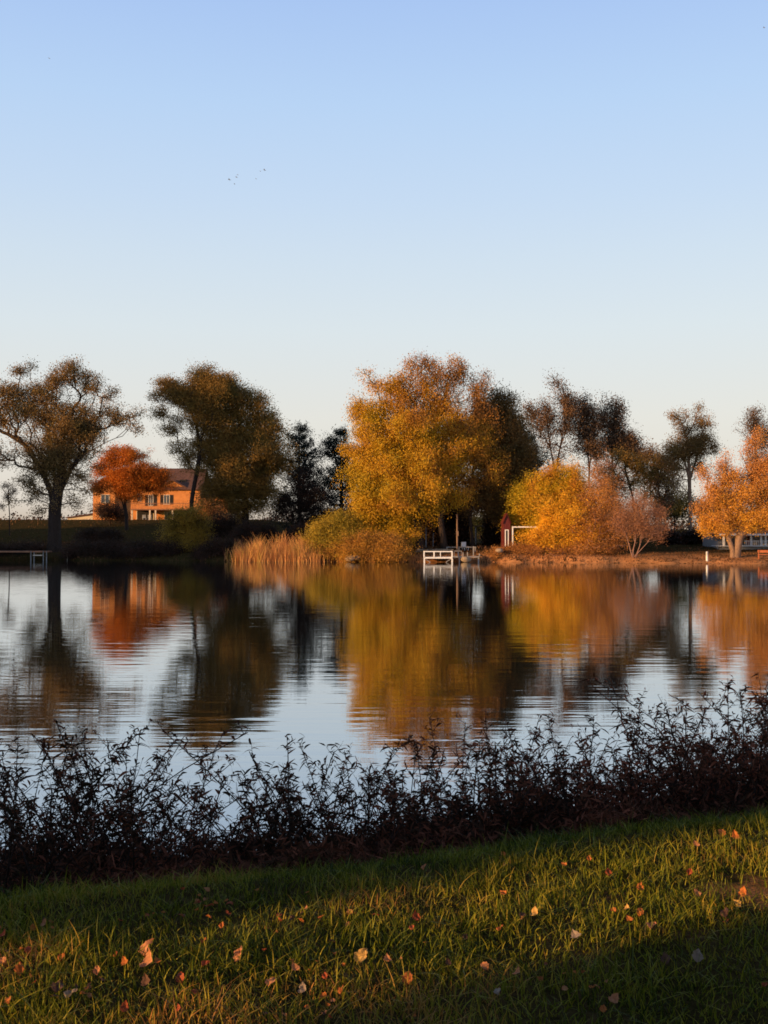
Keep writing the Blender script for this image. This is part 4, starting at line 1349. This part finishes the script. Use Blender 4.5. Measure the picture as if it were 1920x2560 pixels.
# ------------------------------------------------------------------ birds
bm_ = MB()
me_b = bm_
pts = [(-.5, .05, .12), (-.25, .1, .2), (0, 0, 0), (.25, .1, .2), (.5, .05, .1)]
bb = MB().face([(0, -.12, 0), (-.28, 0, .16), (-.62, .12, .06), (-.26, .16, .14), (0, .12, 0)]).face([(0, .12, 0), (.26, .16, .14), (.62, .12, .06), (.28, 0, .16), (0, -.12, 0)])
wing_me = bb.mesh('wing'); wing_me.materials.append(M['bird'])
body_me = MB().tube([(0, -.55, .02), (0, -.38, .03), (0, -.15, 0), (0, .12, 0), (0, .38, .01)], [.02, .04, .10, .09, .015], 8).mesh('body', True)
body_me.materials.append(M['bird'])
for px_, py_, s_, lab in ((573, 449, 1.2, 'lowest left dark bird of the small flock in the sky'), (591, 443, .95, 'dark bird second from the left in the small flock'),
                          (594, 437, .7, 'faint bird just above the second bird of the flock'), (640, 447, .8, 'lone faint bird low in the right half of the flock'),
                          (651, 428, .7, 'faint bird just left of the topmost bird'), (661, 425, 1.1, 'topmost right dark bird of the small flock'),
                          (586, 460, .7, 'faint bird lowest in the flock, below the left pair'), (123, 146, .9, 'single dark bird high at the left of the sky'), (1910, 69, .9, 'single dark bird high at the right edge of the sky')):
    q = at(px_, py_, 210)
    o = thing('bird', lab, 'bird', q, 1.9 + .3 * math.sin(px_), 'birds in the sky')
    o.scale = (s_ * .62,) * 3
    o.rotation_euler = (.3, .25, 1.2 + .4 * math.sin(px_))
    for nm, mm_ in (('body', body_me), ('wings', wing_me)):
        k = bpy.data.objects.new(nm, mm_); COL.objects.link(k); k.parent = o

# ------------------------------------------------------------------ foreground grass
rng = np.random.default_rng(77)
PT = hit(1890, 2235)
N = 320000
X = rng.uniform(-4.6, 5.6, N)
Y = 2.7 + rng.uniform(0, 1, N) ** 1.15 * 6.0
okm = (np.abs(X) < Y * .40 + .5) & (Y < 5.55 + .37 * X + 1.5)
X, Y = X[okm], Y[okm]
dp = np.hypot(X - PT.x - .15, (Y - PT.y) * 1.6)
kp = (dp + .14 * np.sin(X * 11) * np.sin(Y * 14 + X * 5) + rng.normal(0, .08, len(X)) > .34) | (rng.uniform(0, 1, len(X)) < .25)
# thin tufty density
tuft = .5 + .5 * np.sin(X * 5.1 + 2 * np.sin(Y * 3.3)) * np.sin(Y * 6.2 + 1.7 * np.sin(X * 4.1))
kp &= rng.uniform(0, 1, len(X)) < (.55 + .45 * tuft)
X, Y, tuft = X[kp], Y[kp], tuft[kp]
n = len(X)
Zg = np.array([height(a, b) for a, b in zip(X, Y)])
H = rng.gamma(5, .0078, n) * (.7 + .6 * tuft) + .015
H *= 1 + .35 * np.clip((Y - (5.0 + .37 * X)) / 1.5, 0, 1)
wd = rng.uniform(.0013, .0034, n)
az = rng.uniform(0, 2 * np.pi, n)
lean = rng.gamma(2, .33, n) * H
la = rng.uniform(0, 2 * np.pi, n)
side = np.stack([np.cos(az), np.sin(az), np.zeros(n)], 1)
ld_ = np.stack([np.cos(la), np.sin(la), np.zeros(n)], 1)
K = 4
VV = np.zeros((n, 2 * (K + 1), 3))
for j in range(K + 1):
    t_ = j / K
    c = np.stack([X, Y, Zg - .01], 1) + ld_ * (lean * t_ ** 1.8)[:, None]
    c[:, 2] += H * (t_ - .25 * t_ * t_ * np.minimum(1, lean / H))
    ww = side * (wd * (1 - t_ ** 2 * .92))[:, None]
    VV[:, 2 * j] = c - ww
    VV[:, 2 * j + 1] = c + ww
f = np.array([(2 * j, 2 * j + 1, 2 * j + 3, 2 * j + 2) for j in range(K)])
FF = (f[None] + (np.arange(n) * 2 * (K + 1))[:, None, None]).reshape(-1, 4)
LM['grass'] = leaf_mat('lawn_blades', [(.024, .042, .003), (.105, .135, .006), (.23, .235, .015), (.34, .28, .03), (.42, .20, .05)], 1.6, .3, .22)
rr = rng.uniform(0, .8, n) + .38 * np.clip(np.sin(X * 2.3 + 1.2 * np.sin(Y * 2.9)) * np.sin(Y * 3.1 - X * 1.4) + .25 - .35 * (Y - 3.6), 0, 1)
rr = np.clip(rr - .25 * np.clip((Y - (4.9 + .37 * X)) / .8, 0, 1), 0, 1)  # blades coloured darker toward the weeds, standing in for the shade there
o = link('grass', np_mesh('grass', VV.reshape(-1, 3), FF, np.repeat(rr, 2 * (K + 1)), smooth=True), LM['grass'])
tag(o, 'lawn grass in the foreground', 'grass', kind='stuff')

# ------------------------------------------------------------------ fallen leaves
def leaf_mesh(seed):
    rg = np.random.default_rng(seed)
    n_ = 9; m_ = 4
    curl = rg.uniform(-1.4, 1.6); fold = rg.uniform(.2, 1.1)
    vs, fs = [], []
    for i in range(n_ + 1):
        t_ = i / n_
        hw = .36 * math.sin(math.pi * min(1, t_ * 1.02) ** .75) ** .8 + .004
        hw *= 1 + .18 * math.sin(i * 2.4 + seed)
        for j in range(-m_, m_ + 1):
            u_ = j / m_
            x = u_ * hw
            z = fold * abs(x) * .8 + curl * (t_ - .45) ** 2 * .8 + .05 * math.sin(8 * t_ + 4 * u_ + seed) + .04 * math.sin(13 * u_ * hw + 6 * t_ + seed * 2)
            vs.append((x, t_ - .5, z))
    w_ = 2 * m_ + 1
    for i in range(n_):
        for j in range(2 * m_):
            a = i * w_ + j
            fs.append((a, a + 1, a + 1 + w_, a + w_))
    me = bpy.data.meshes.new('leaf')
    me.from_pydata(vs, [], fs)
    me.polygons.foreach_set('use_smooth', [True] * len(me.polygons))
    return me


def fallen_mat(name, a, b):
    m = rough_mat(name, a, b, 3.5, .7, .4, 9, .03)
    t_ = m.node_tree
    p = t_.nodes['Principled BSDF']
    tr = t_.nodes.new('ShaderNodeBsdfTranslucent')
    t_.links.new(p.inputs['Base Color'].links[0].from_socket, tr.inputs[0])
    ms = t_.nodes.new('ShaderNodeMixShader'); ms.inputs[0].default_value = .25
    t_.links.new(p.outputs[0], ms.inputs[1]); t_.links.new(tr.outputs[0], ms.inputs[2])
    t_.links.new(ms.outputs[0], t_.nodes['Material Output'].inputs['Surface'])
    return m


FM = {'p': fallen_mat('leaf_peach', (.50, .19, .08), (.74, .34, .15)), 'o': fallen_mat('leaf_orange', (.50, .13, .03), (.70, .25, .06)),
      'y': fallen_mat('leaf_yellow', (.62, .34, .08), (.80, .50, .16)), 'r': fallen_mat('leaf_rust', (.34, .07, .03), (.52, .13, .05)),
      'g': fallen_mat('leaf_grey', (.30, .22, .16), (.46, .35, .26)), 'b': fallen_mat('leaf_brown', (.10, .05, .035), (.20, .10, .06))}
CN = {'p': 'peach', 'o': 'orange', 'y': 'golden yellow', 'r': 'rust red', 'g': 'pale grey', 'b': 'dark brown'}
leafs = [(365, 2400, 52, 'p', 'large upright peach leaf, the taller of the pair at lower left'),
         (372, 2432, 52, 'p', 'broad peach leaf lying just below the tall upright one'),
         (394, 2434, 24, 'o', 'small orange leaf tucked right of the pair of large peach leaves'),
         (905, 2417, 50, 'y', 'big folded golden yellow leaf alone at the lower centre'),
         (1337, 2308, 34, 'y', 'bright round golden leaf right of centre in the sunlit grass'),
         (598, 2414, 48, 'p', 'flat ragged peach leaf between the upright pair and the big golden leaf'),
         (48, 2452, 34, 'o', 'pointed orange leaf near the left edge'),
         (155, 2422, 24, 'o', 'small orange leaf between the left edge and the upright pair'),
         (243, 2456, 26, 'p', 'small upright peach leaf lower left of the upright pair'),
         (70, 2402, 26, 'r', 'rust red leaf near the left edge above the pointed orange leaf'),
         (312, 2434, 26, 'o', 'thin orange leaf left of the upright pair'),
         (8, 2364, 24, 'r', 'rust leaf cut by the left edge of the view'),
         (6, 2430, 26, 'p', 'peach leaf at the very left edge beside the pointed orange leaf'),
         (110, 2335, 22, 'p', 'pale peach leaf in the grass near the upper left shade line'),
         (82, 2345, 20, 'o', 'dull orange leaf just left of the pale peach one at the shade line'),
         (555, 2340, 20, 'o', 'tiny orange leaf above the flat ragged leaf'),
         (510, 2380, 20, 'o', 'tiny orange leaf left above the flat ragged leaf'),
         (515, 2440, 26, 'r', 'rust leaf lower left of the flat ragged leaf'),
         (450, 2472, 34, 'r', 'curled rust red leaf below right of the upright pair'),
         (365, 2484, 34, 'b', 'dim brown leaf straight below the upright pair'),
         (738, 2450, 30, 'p', 'small peach leaf left of the big golden leaf'),
         (680, 2484, 40, 'p', 'dim peach leaf lying in the shade left below the big golden leaf'),
         (757, 2504, 34, 'g', 'pale grey leaf in the shade below the big golden leaf'),
         (812, 2469, 22, 'r', 'small rust red leaf left below the big golden leaf'),
         (855, 2506, 26, 'o', 'orange leaf in the shade straight below the big golden leaf'),
         (145, 2500, 44, 'b', 'curled dark brown leaf in the lower left shade'),
         (180, 2518, 40, 'g', 'long grey leaf beside the curled dark brown leaf'),
         (20, 2530, 24, 'o', 'orange leaf at the bottom left corner'),
         (310, 2552, 30, 'r', 'rust leaf on the bottom edge left of centre'),
         (447, 2554, 22, 'r', 'small rust leaf on the bottom edge below the curled rust red leaf'),
         (1020, 2474, 40, 'o', 'wide orange leaf in the shade right of the big golden leaf'),
         (1040, 2318, 30, 'r', 'rust orange leaf above centre in the sunlit grass'),
         (1030, 2345, 22, 'r', 'small red leaf just below the rust orange one near the centre'),
         (1257, 2257, 24, 'o', 'small bright orange leaf upper left of the bright round golden leaf'),
         (1252, 2348, 26, 'o', 'orange leaf lower left of the bright round golden leaf'),
         (1306, 2315, 24, 'b', 'dull brown leaf touching the bright round golden leaf'),
         (1210, 2442, 30, 'p', 'peach leaf in the shade below the orange one at centre right'),
         (1294, 2462, 30, 'p', 'pale peach leaf in the shade, lower centre right'),
         (1440, 2368, 38, 'g', 'pale grey leaf with light upper edge right of centre'),
         (1244, 2508, 28, 'g', 'dim grey leaf low in the shade right of centre'),
         (1535, 2530, 36, 'p', 'dim peach leaf low in the shade at the right'),
         (1508, 2553, 24, 'o', 'small orange leaf on the bottom edge right of centre'),
         (1743, 2418, 38, 'g', 'pale leaf standing on edge in the dark grass at the right'),
         (1665, 2425, 34, 'b', 'dark brown leaf left of the pale one standing on edge'),
         (1632, 2342, 36, 'p', 'broad dusky peach leaf at the lower right of the lit band'),
         (1600, 2303, 26, 'o', 'orange leaf just above the broad dusky peach leaf'),
         (1567, 2298, 24, 'y', 'small golden leaf left of the orange one in the right part of the band'),
         (1574, 2325, 24, 'o', 'orange leaf straight below the small golden leaf'),
         (1533, 2300, 20, 'o', 'thin orange leaf left of the small golden leaf'),
         (1600, 2243, 28, 'o', 'ruffled orange leaf in the middle of the right lit grass'),
         (1520, 2203, 24, 'r', 'upright rust leaf in the upper lit grass right of centre'),
         (1473, 2168, 18, 'o', 'tiny orange leaf at the upper shade line right of centre'),
         (1410, 2184, 20, 'o', 'tiny dull orange leaf left of the one at the upper shade line'),
         (1724, 2203, 22, 'r', 'small red leaf above the bare patch at the right'),
         (1804, 2100, 28, 'o', 'rounded orange leaf at the upper right, left one of two'),
         (1838, 2112, 28, 'o', 'rounded orange leaf at the upper right, right one of two'),
         (1740, 2132, 22, 'p', 'pale peach leaf left of the two rounded orange leaves'),
         (1652, 2062, 20, 'r', 'small rust leaf in the upper right dark grass'),
         (1858, 2256, 30, 'o', 'orange leaf on the bare earth patch at the right edge'),
         (1843, 2283, 24, 'y', 'small yellow leaf just below the bare earth patch'),
         (1815, 2308, 34, 'b', 'brown leaf in the dark grass below the bare earth patch'),
         (1742, 2258, 26, 'p', 'dull peach leaf left of the bare earth patch'),
         (1062, 2190, 20, 'p', 'pale leaf at the upper shade line above centre'),
         (1258, 2156, 18, 'o', 'dim orange leaf in the shaded grass above centre right'),
         (968, 2430, 30, 'p', 'dim peach leaf close to the right of the big golden leaf'),
         (1120, 2435, 22, 'b', 'dark leaf between the wide orange leaf and the peach one')]
lmeshes = {}
random.seed(4)
for i, (px_, py_, s_, k_, lab) in enumerate(leafs):
    q = hit(px_, py_)
    vi = i % 9
    if (vi, k_) not in lmeshes:
        me = leaf_mesh(vi * 7 + 3); me.materials.append(FM[k_]); lmeshes[(vi, k_)] = me
    o = bpy.data.objects.new('fallen_leaf', lmeshes[(vi, k_)]); COL.objects.link(o)
    dist = (q - EYE).length
    S = s_ * 0.86 / F * dist
    o.scale = (S, S, S)
    up_ = (1.0 if 'taller' in lab else .75) if 'upright' in lab or 'standing' in lab else random.uniform(.1, .8)
    o.rotation_euler = (up_, random.uniform(-.5, .3), random.uniform(-.9, .6))
    o.location = (q.x, q.y, q.z + (.042 if up_ < 1 else .05))
    tag(o, lab, 'leaf', 'fallen leaves on the lawn')

for i in range(110):
    if i % 10 == 0 or i < 30:
        cx_ = random.uniform(-20, 1940); cy_ = random.uniform(2570, 2330 - (cx_ / 1920) * 260)
    px_ = cx_ + random.gauss(0, 60) if i >= 30 else cx_
    py_ = min(2575, cy_ + random.gauss(0, 18)) if i >= 30 else cy_
    q = hit(px_, py_)
    k_ = random.choice('ooprrbb')
    vi = i % 9
    if (vi, k_) not in lmeshes:
        me = leaf_mesh(vi * 7 + 3); me.materials.append(FM[k_]); lmeshes[(vi, k_)] = me
    o = bpy.data.objects.new('fallen_leaf', lmeshes[(vi, k_)]); COL.objects.link(o)
    S = random.uniform(9, 19) / F * (q - EYE).length
    o.scale = (S, S, S)
    o.rotation_euler = (random.uniform(-.2, .8), random.uniform(-.6, .6), random.uniform(0, 6.28))
    o.location = (q.x, q.y, q.z + .03)
    tag(o, 'tiny dull scrap of fallen leaf half sunk among the grass blades', 'leaf', 'tiny leaf scraps in the grass')

# ------------------------------------------------------------------ shoreline weeds (near bank)
TOPS = [(0, 1840), (60, 1795), (110, 1790), (160, 1800), (210, 1800), (260, 1800), (300, 1815), (340, 1850), (380, 1870), (420, 1880), (460, 1940), (495, 2040), (540, 2060), (565, 1960),
        (600, 1885), (640, 1885), (680, 1905), (720, 1875), (760, 1862), (830, 1850), (880, 1862), (930, 1845), (1000, 1858), (1060, 1880), (1100, 1862), (1180, 1872), (1250, 1820),
        (1330, 1800), (1400, 1815), (1460, 1795), (1530, 1820), (1580, 1790), (1610, 1755), (1680, 1765), (1740, 1750), (1800, 1735), (1850, 1705), (1920, 1695), (2050, 1680)]
LM['weed'] = leaf_mat('weed_leaves', [(.03, .024, .014), (.08, .042, .025), (.20, .075, .042), (.36, .12, .065)], 1.1, .3, .12)
LM['weed'].node_tree.nodes['Principled BSDF'].inputs['Specular IOR Level'].default_value = 0
M['weed_stem'] = rough_mat('weed_stem', (.025, .016, .012), (.06, .035, .025), 20, .8, 0)


def weed(px, k, lab):
    SEED[0] += 1
    rg = np.random.default_rng(SEED[0])
    Xc0 = (px - 960) / F
    # stand the clump on the bank between the lawn's edge and the water
    # its column of view: X = Xc0 * Y
    yE = 5.55 / (1 - .37 * Xc0)
    stems = MB()
    LV, LA = [], []
    bx = by = None
    nst = int(np.interp(px, [0, 900, 1100, 1920], [44, 50, 84, 112]))
    for s_ in range(nst):
        f_ = rg.uniform(0, 1)
        Y = yE + .75 + f_ * 2.0
        pxx = px + rg.uniform(-75, 75)
        X = (pxx - 960) / F * Y
        zg = height(X, Y)
        if zg < -.15: zg = -.15
        top = float(np.interp(pxx + rg.normal(0, 12), [a for a, _ in TOPS], [b for _, b in TOPS]))
        ztop = at(pxx, top, Y).z
        H = (ztop - zg) * (rg.uniform(.25, .80) if s_ > 7 else rg.uniform(.84, 1.05))
        H = max(.3, H)
        if bx is None: bx, by = X, Y
        lean = rg.normal(0, .20, 2)
        pts = []
        K_ = 7
        bend = rg.normal(0, .32, 2)
        for j in range(K_ + 1):
            t_ = j / K_
            pts.append(np.array([X + H * (lean[0] * t_ + bend[0] * t_ * t_), Y + H * (lean[1] * t_ + bend[1] * t_ * t_) * .7, zg - .05 + H * t_]))
        stems.tube(pts, [.006 * (1 - .75 * j / K_) + .001 for j in range(K_ + 1)], 4, False)

        def leafpair(p, d, n_, up_):
            for _ in range(n_):
                LV.append((p, d))
        # main leaves and side twigs
        for j in range(int(H * 52)):
            t_ = rg.uniform(.12, 1.0) if j > 5 else rg.uniform(.88, 1.0)
            s0 = t_ * K_; a = min(K_ - 1, int(s0)); p = pts[a] * (1 - (s0 - a)) + pts[a + 1] * (s0 - a)
            if rg.uniform() < .30:
                az_ = rg.uniform(0, 2 * math.pi); L = rg.uniform(.06, .22) * (1.3 - t_ * .8)
                e = p + np.array([math.cos(az_) * L * .75, math.sin(az_) * L * .6, L * rg.uniform(.5, 1.1)])
                mid = (p + e) / 2 + np.array([0, 0, -L * .08])
                stems.tube([p, mid, e], [.0028, .002, .001], 3, False)
                for q_ in (.3, .5, .7, .85, 1.0):
                    LV.append(p * (1 - q_) + e * q_ + rg.normal(0, .006, 3)); LA.append(0)
            else:
                LV.append(p); LA.append(0)
    t = thing('shoreline_weed', lab, 'shrub', (bx, by, height(bx, by)), 0, 'dark leafy weeds along the near water edge')
    stems.build('stem', M['weed_stem'], t, world=True)
    P = np.array(LV); n_ = len(P)
    az_ = rg.uniform(0, 2 * math.pi, n_)
    elv = rg.uniform(-.2, 1.35, n_)
    d = np.stack([np.cos(az_) * np.cos(elv), np.sin(az_) * np.cos(elv), np.sin(elv)], 1)
    L = rg.uniform(.022, .070, n_)
    wd_ = L * rg.uniform(.07, .14, n_)
    s_ = np.cross(d, rg.normal(0, 1, (n_, 3))); s_ /= np.linalg.norm(s_, axis=1)[:, None]
    nn = np.cross(d, s_)
    cu = rg.normal(0, .6, n_) * L
    K_ = 4
    VVx = np.zeros((n_, 2 * (K_ + 1), 3))
    for j in range(K_ + 1):
        t_ = j / K_
        c = P + d * (L * t_)[:, None] + nn * (cu * t_ * t_)[:, None]
        c[:, 2] -= L * .45 * t_ * t_
        hw = wd_ * (math.sin(math.pi * min(.98, .08 + t_ * .9)) ** .8)
        VVx[:, 2 * j] = c - s_ * hw[:, None]; VVx[:, 2 * j + 1] = c + s_ * hw[:, None]
    f = np.array([(2 * j, 2 * j + 1, 2 * j + 3, 2 * j + 2) for j in range(K_)])
    FFx = (f[None] + (np.arange(n_) * 2 * (K_ + 1))[:, None, None]).reshape(-1, 4)
    link('foliage', np_mesh('weed_foliage', VVx.reshape(-1, 3), FFx, np.repeat(np.clip(rg.uniform(-.1, .8, n_) + sm(700, 1900, px) * .35 + rg.normal(0, .12), 0, 1), 2 * (K_ + 1))), LM['weed'], t, True)


wl_ = ['leafy weed clump cut by the left edge of the view', 'tall weed clump just right of the left edge clump', 'bushy weed clump below the reflection of the elm trunk',
       'weed clump with arching tips left of the first water gap', 'dense weed clump sloping down toward the first water gap', 'low thin weed clump in the gap where bright water shows lowest',
       'weed clump standing right of the lowest gap', 'feathery weed clump left of the middle', 'weed clump below the left edge of the willow reflection', 'dark weed clump under the willow reflection',
       'reddish tipped weed clump at the middle of the bank', 'grey tangled weed clump right of the middle', 'low tangled weed clump below the sky gap at right of the willow reflection',
       'spiky weed clump rising at the right of the willow reflection', 'thick weed clump halfway between the middle and the right edge', 'weed clump with curling tips below the bright sky reflection',
       'tall reddish brown weed clump near the right edge', 'tallest weed clump next to the right edge', 'dark weed clump cut by the right edge of the view', 'weed clump just beyond the right edge']
pxs = np.linspace(-10, 1990, 20)
for i, px_ in enumerate(pxs):
    weed(float(px_), i, wl_[i])

# low dark undergrowth between the lawn and the weeds (uncountable)
rg = np.random.default_rng(99)
n = 32000
Xc = rg.uniform(-.40, .42, n)
Ye_ = 5.55 / (1 - .37 * Xc)
Yc = Ye_ + .38 + .22 * np.sin(Ye_ * Xc * 3.1) + .14 * np.sin(Ye_ * Xc * 7.7 + 1) + rg.uniform(0, 1, n) ** .8 * 2.6
C = np.stack([Xc * Yc, Yc, np.zeros(n)], 1)
hmax = .12 + .55 * np.clip((Yc - (5.55 / (1 - .37 * Xc)) - .5) / 1.0, 0, 1)
C[:, 2] = np.array([max(-.05, height(a, b)) for a, b in C[:, :2]]) + rg.uniform(0, 1, n) * hmax
o = link('undergrowth', leaves_mesh('undergrowth', C, .05, 7, .075, rg, 0, .16), LM['weed'])
tag(o, 'dark low undergrowth between the lawn and the water', 'undergrowth', kind='stuff')


# ------------------------------------------------------------------ unseen trees and hedges beside and behind the viewer, placed to throw the shade
def blocker(s0, s1, u, top, label, base_clear=0.0, r0=.35, n=900, mat='green', per=20, size=.3, thick=2.0, sig=.3, name='shade_tree', fade=.0):
    """an unseen leafy tree or hedge placed at u metres along the light's path, spanning s0..s1 across it"""
    SEED[0] += 1
    rg = np.random.default_rng(SEED[0])
    U = np.array([.883, .469]); Vv = np.array([-.469, .883])
    c = U * u + Vv * (s0 + s1) / 2
    z0 = max(0.0, height(c[0], c[1]))
    C = []
    while len(C) < n:
        s_ = rg.uniform(s0, s1); uu = u + rg.uniform(-thick, thick); z = rg.uniform(base_clear, 1)
        rr = abs(s_ - (s0 + s1) / 2) / ((s1 - s0) / 2)
        if z > 1 - (.35 if top > 6 else .08) * rr ** 2.5: continue
        p = U * uu + Vv * s_
        C.append((p[0], p[1], z0 + z * (top - z0)))
    C = np.array(C)
    b = Vector((c[0], c[1], z0 - .1))
    A, par, rad = skeleton([[b, b + Vector((0, 0, (top - z0) * .35)), b + Vector((.2, .1, (top - z0) * .7))]], C, rg, r0)
    t = thing(name, label, 'tree', b)
    link('trunk', skel_mesh(name, A, par, rad), M['bark'], t, True)
    link('crown', leaves_mesh(name + '_crown', C, sig, per, size, rg), LM[mat], t, True)
    return t


# unseen hedges added to edge the sunlit band; then the left bank windbreak: shades the foot of the elm and its neighbours
blocker(4.46, 12, -15, 6.6, 'dense hedge added left of the viewer to edge the sunlit lawn band', 0, .12, 7000, 'green', 16, .26, .8, .12, 'shade_hedge')
blocker(-5, 2.86, -14, 5.8, 'dense hedge added behind the viewer to edge the sunlit lawn band', 0, .12, 7000, 'green', 16, .30, .8, .2, 'shade_hedge')
k = 0
for i, s_ in enumerate(np.arange(107.2, 160, 9)):
    blocker(s_ - 5.4, s_ + 5.4, -42 - 2 * (i % 2), 19.6 + (i % 3) * .7, ['nearest', 'second', 'third', 'fourth', 'fifth', 'sixth'][i] + ' evergreen of the windbreak on the left bank, outside the view',
            0, .5, 1500, 'green', 22, .7, 2.5, .6, 'windbreak_tree')
# beside the viewer: one mass shading the weeds and water edge, one shading the near corner; all raised to hide low sky
blocker(4.75, 10.2, -17, 12.5, 'dense evergreen left of the viewer that shades the near water edge', 0, .3, 3000, 'green', 24, .34, 1.5, .16, 'garden_tree')
blocker(9.8, 17, -20, 13.0, 'second dense evergreen further left that shades the near water edge', 0, .3, 1800, 'green', 22, .36, 1.8, .25, 'garden_tree')
blocker(-6.5, 2.55, -16, 12.5, 'dense evergreen behind the viewer that shades the near lawn', 0, .3, 4500, 'green', 24, .36, 1.5, .16, 'garden_tree')


def yard_tree(x, y, r, top, label):
    """tall unseen tree added behind or beside the viewer to hide the low sky there"""
    SEED[0] += 1
    rg = np.random.default_rng(SEED[0])
    z0 = max(0, height(x, y))
    n_ = 1300
    d = rg.normal(0, 1, (n_, 3)); d /= np.linalg.norm(d, axis=1)[:, None]
    C = np.array([x, y, z0 + top * .56]) + d * (rg.uniform(0, 1, (n_, 1)) ** .4) * np.array([r, r, top * .46])
    b = Vector((x, y, z0 - .1))
    A, par, rad = skeleton([[b, b + Vector((0, 0, top * .3)), b + Vector((.3, .2, top * .7))]], C, rg, .45)
    t = thing('yard_tree', label, 'tree', b)
    link('trunk', skel_mesh('yard_tree', A, par, rad), M['bark'], t, True)
    link('crown', leaves_mesh('yard_tree_crown', C, .45, 22, .55, rg), LM['green'], t, True)


for x, y, r, top, lab in ((-6, -17, 5.5, 14, 'broad tree added behind the viewer to hide low sky, left of the view axis'), (5, -14, 5.5, 13, 'broad tree added straight behind the viewer to hide low sky'),
                          (15, -9, 5.5, 13, 'broad tree added behind the viewer on the right to hide low sky'), (20, 2, 5, 12, 'broad tree added beside the viewer on the right to hide low sky'),
                          (24, 13, 4.5, 11, 'tree added on the near bank far to the right to hide low sky'), (-32, -2, 4, 13, 'tree added far back on the left of the viewer to hide low sky')):
    yard_tree(x, y, r, top, lab)
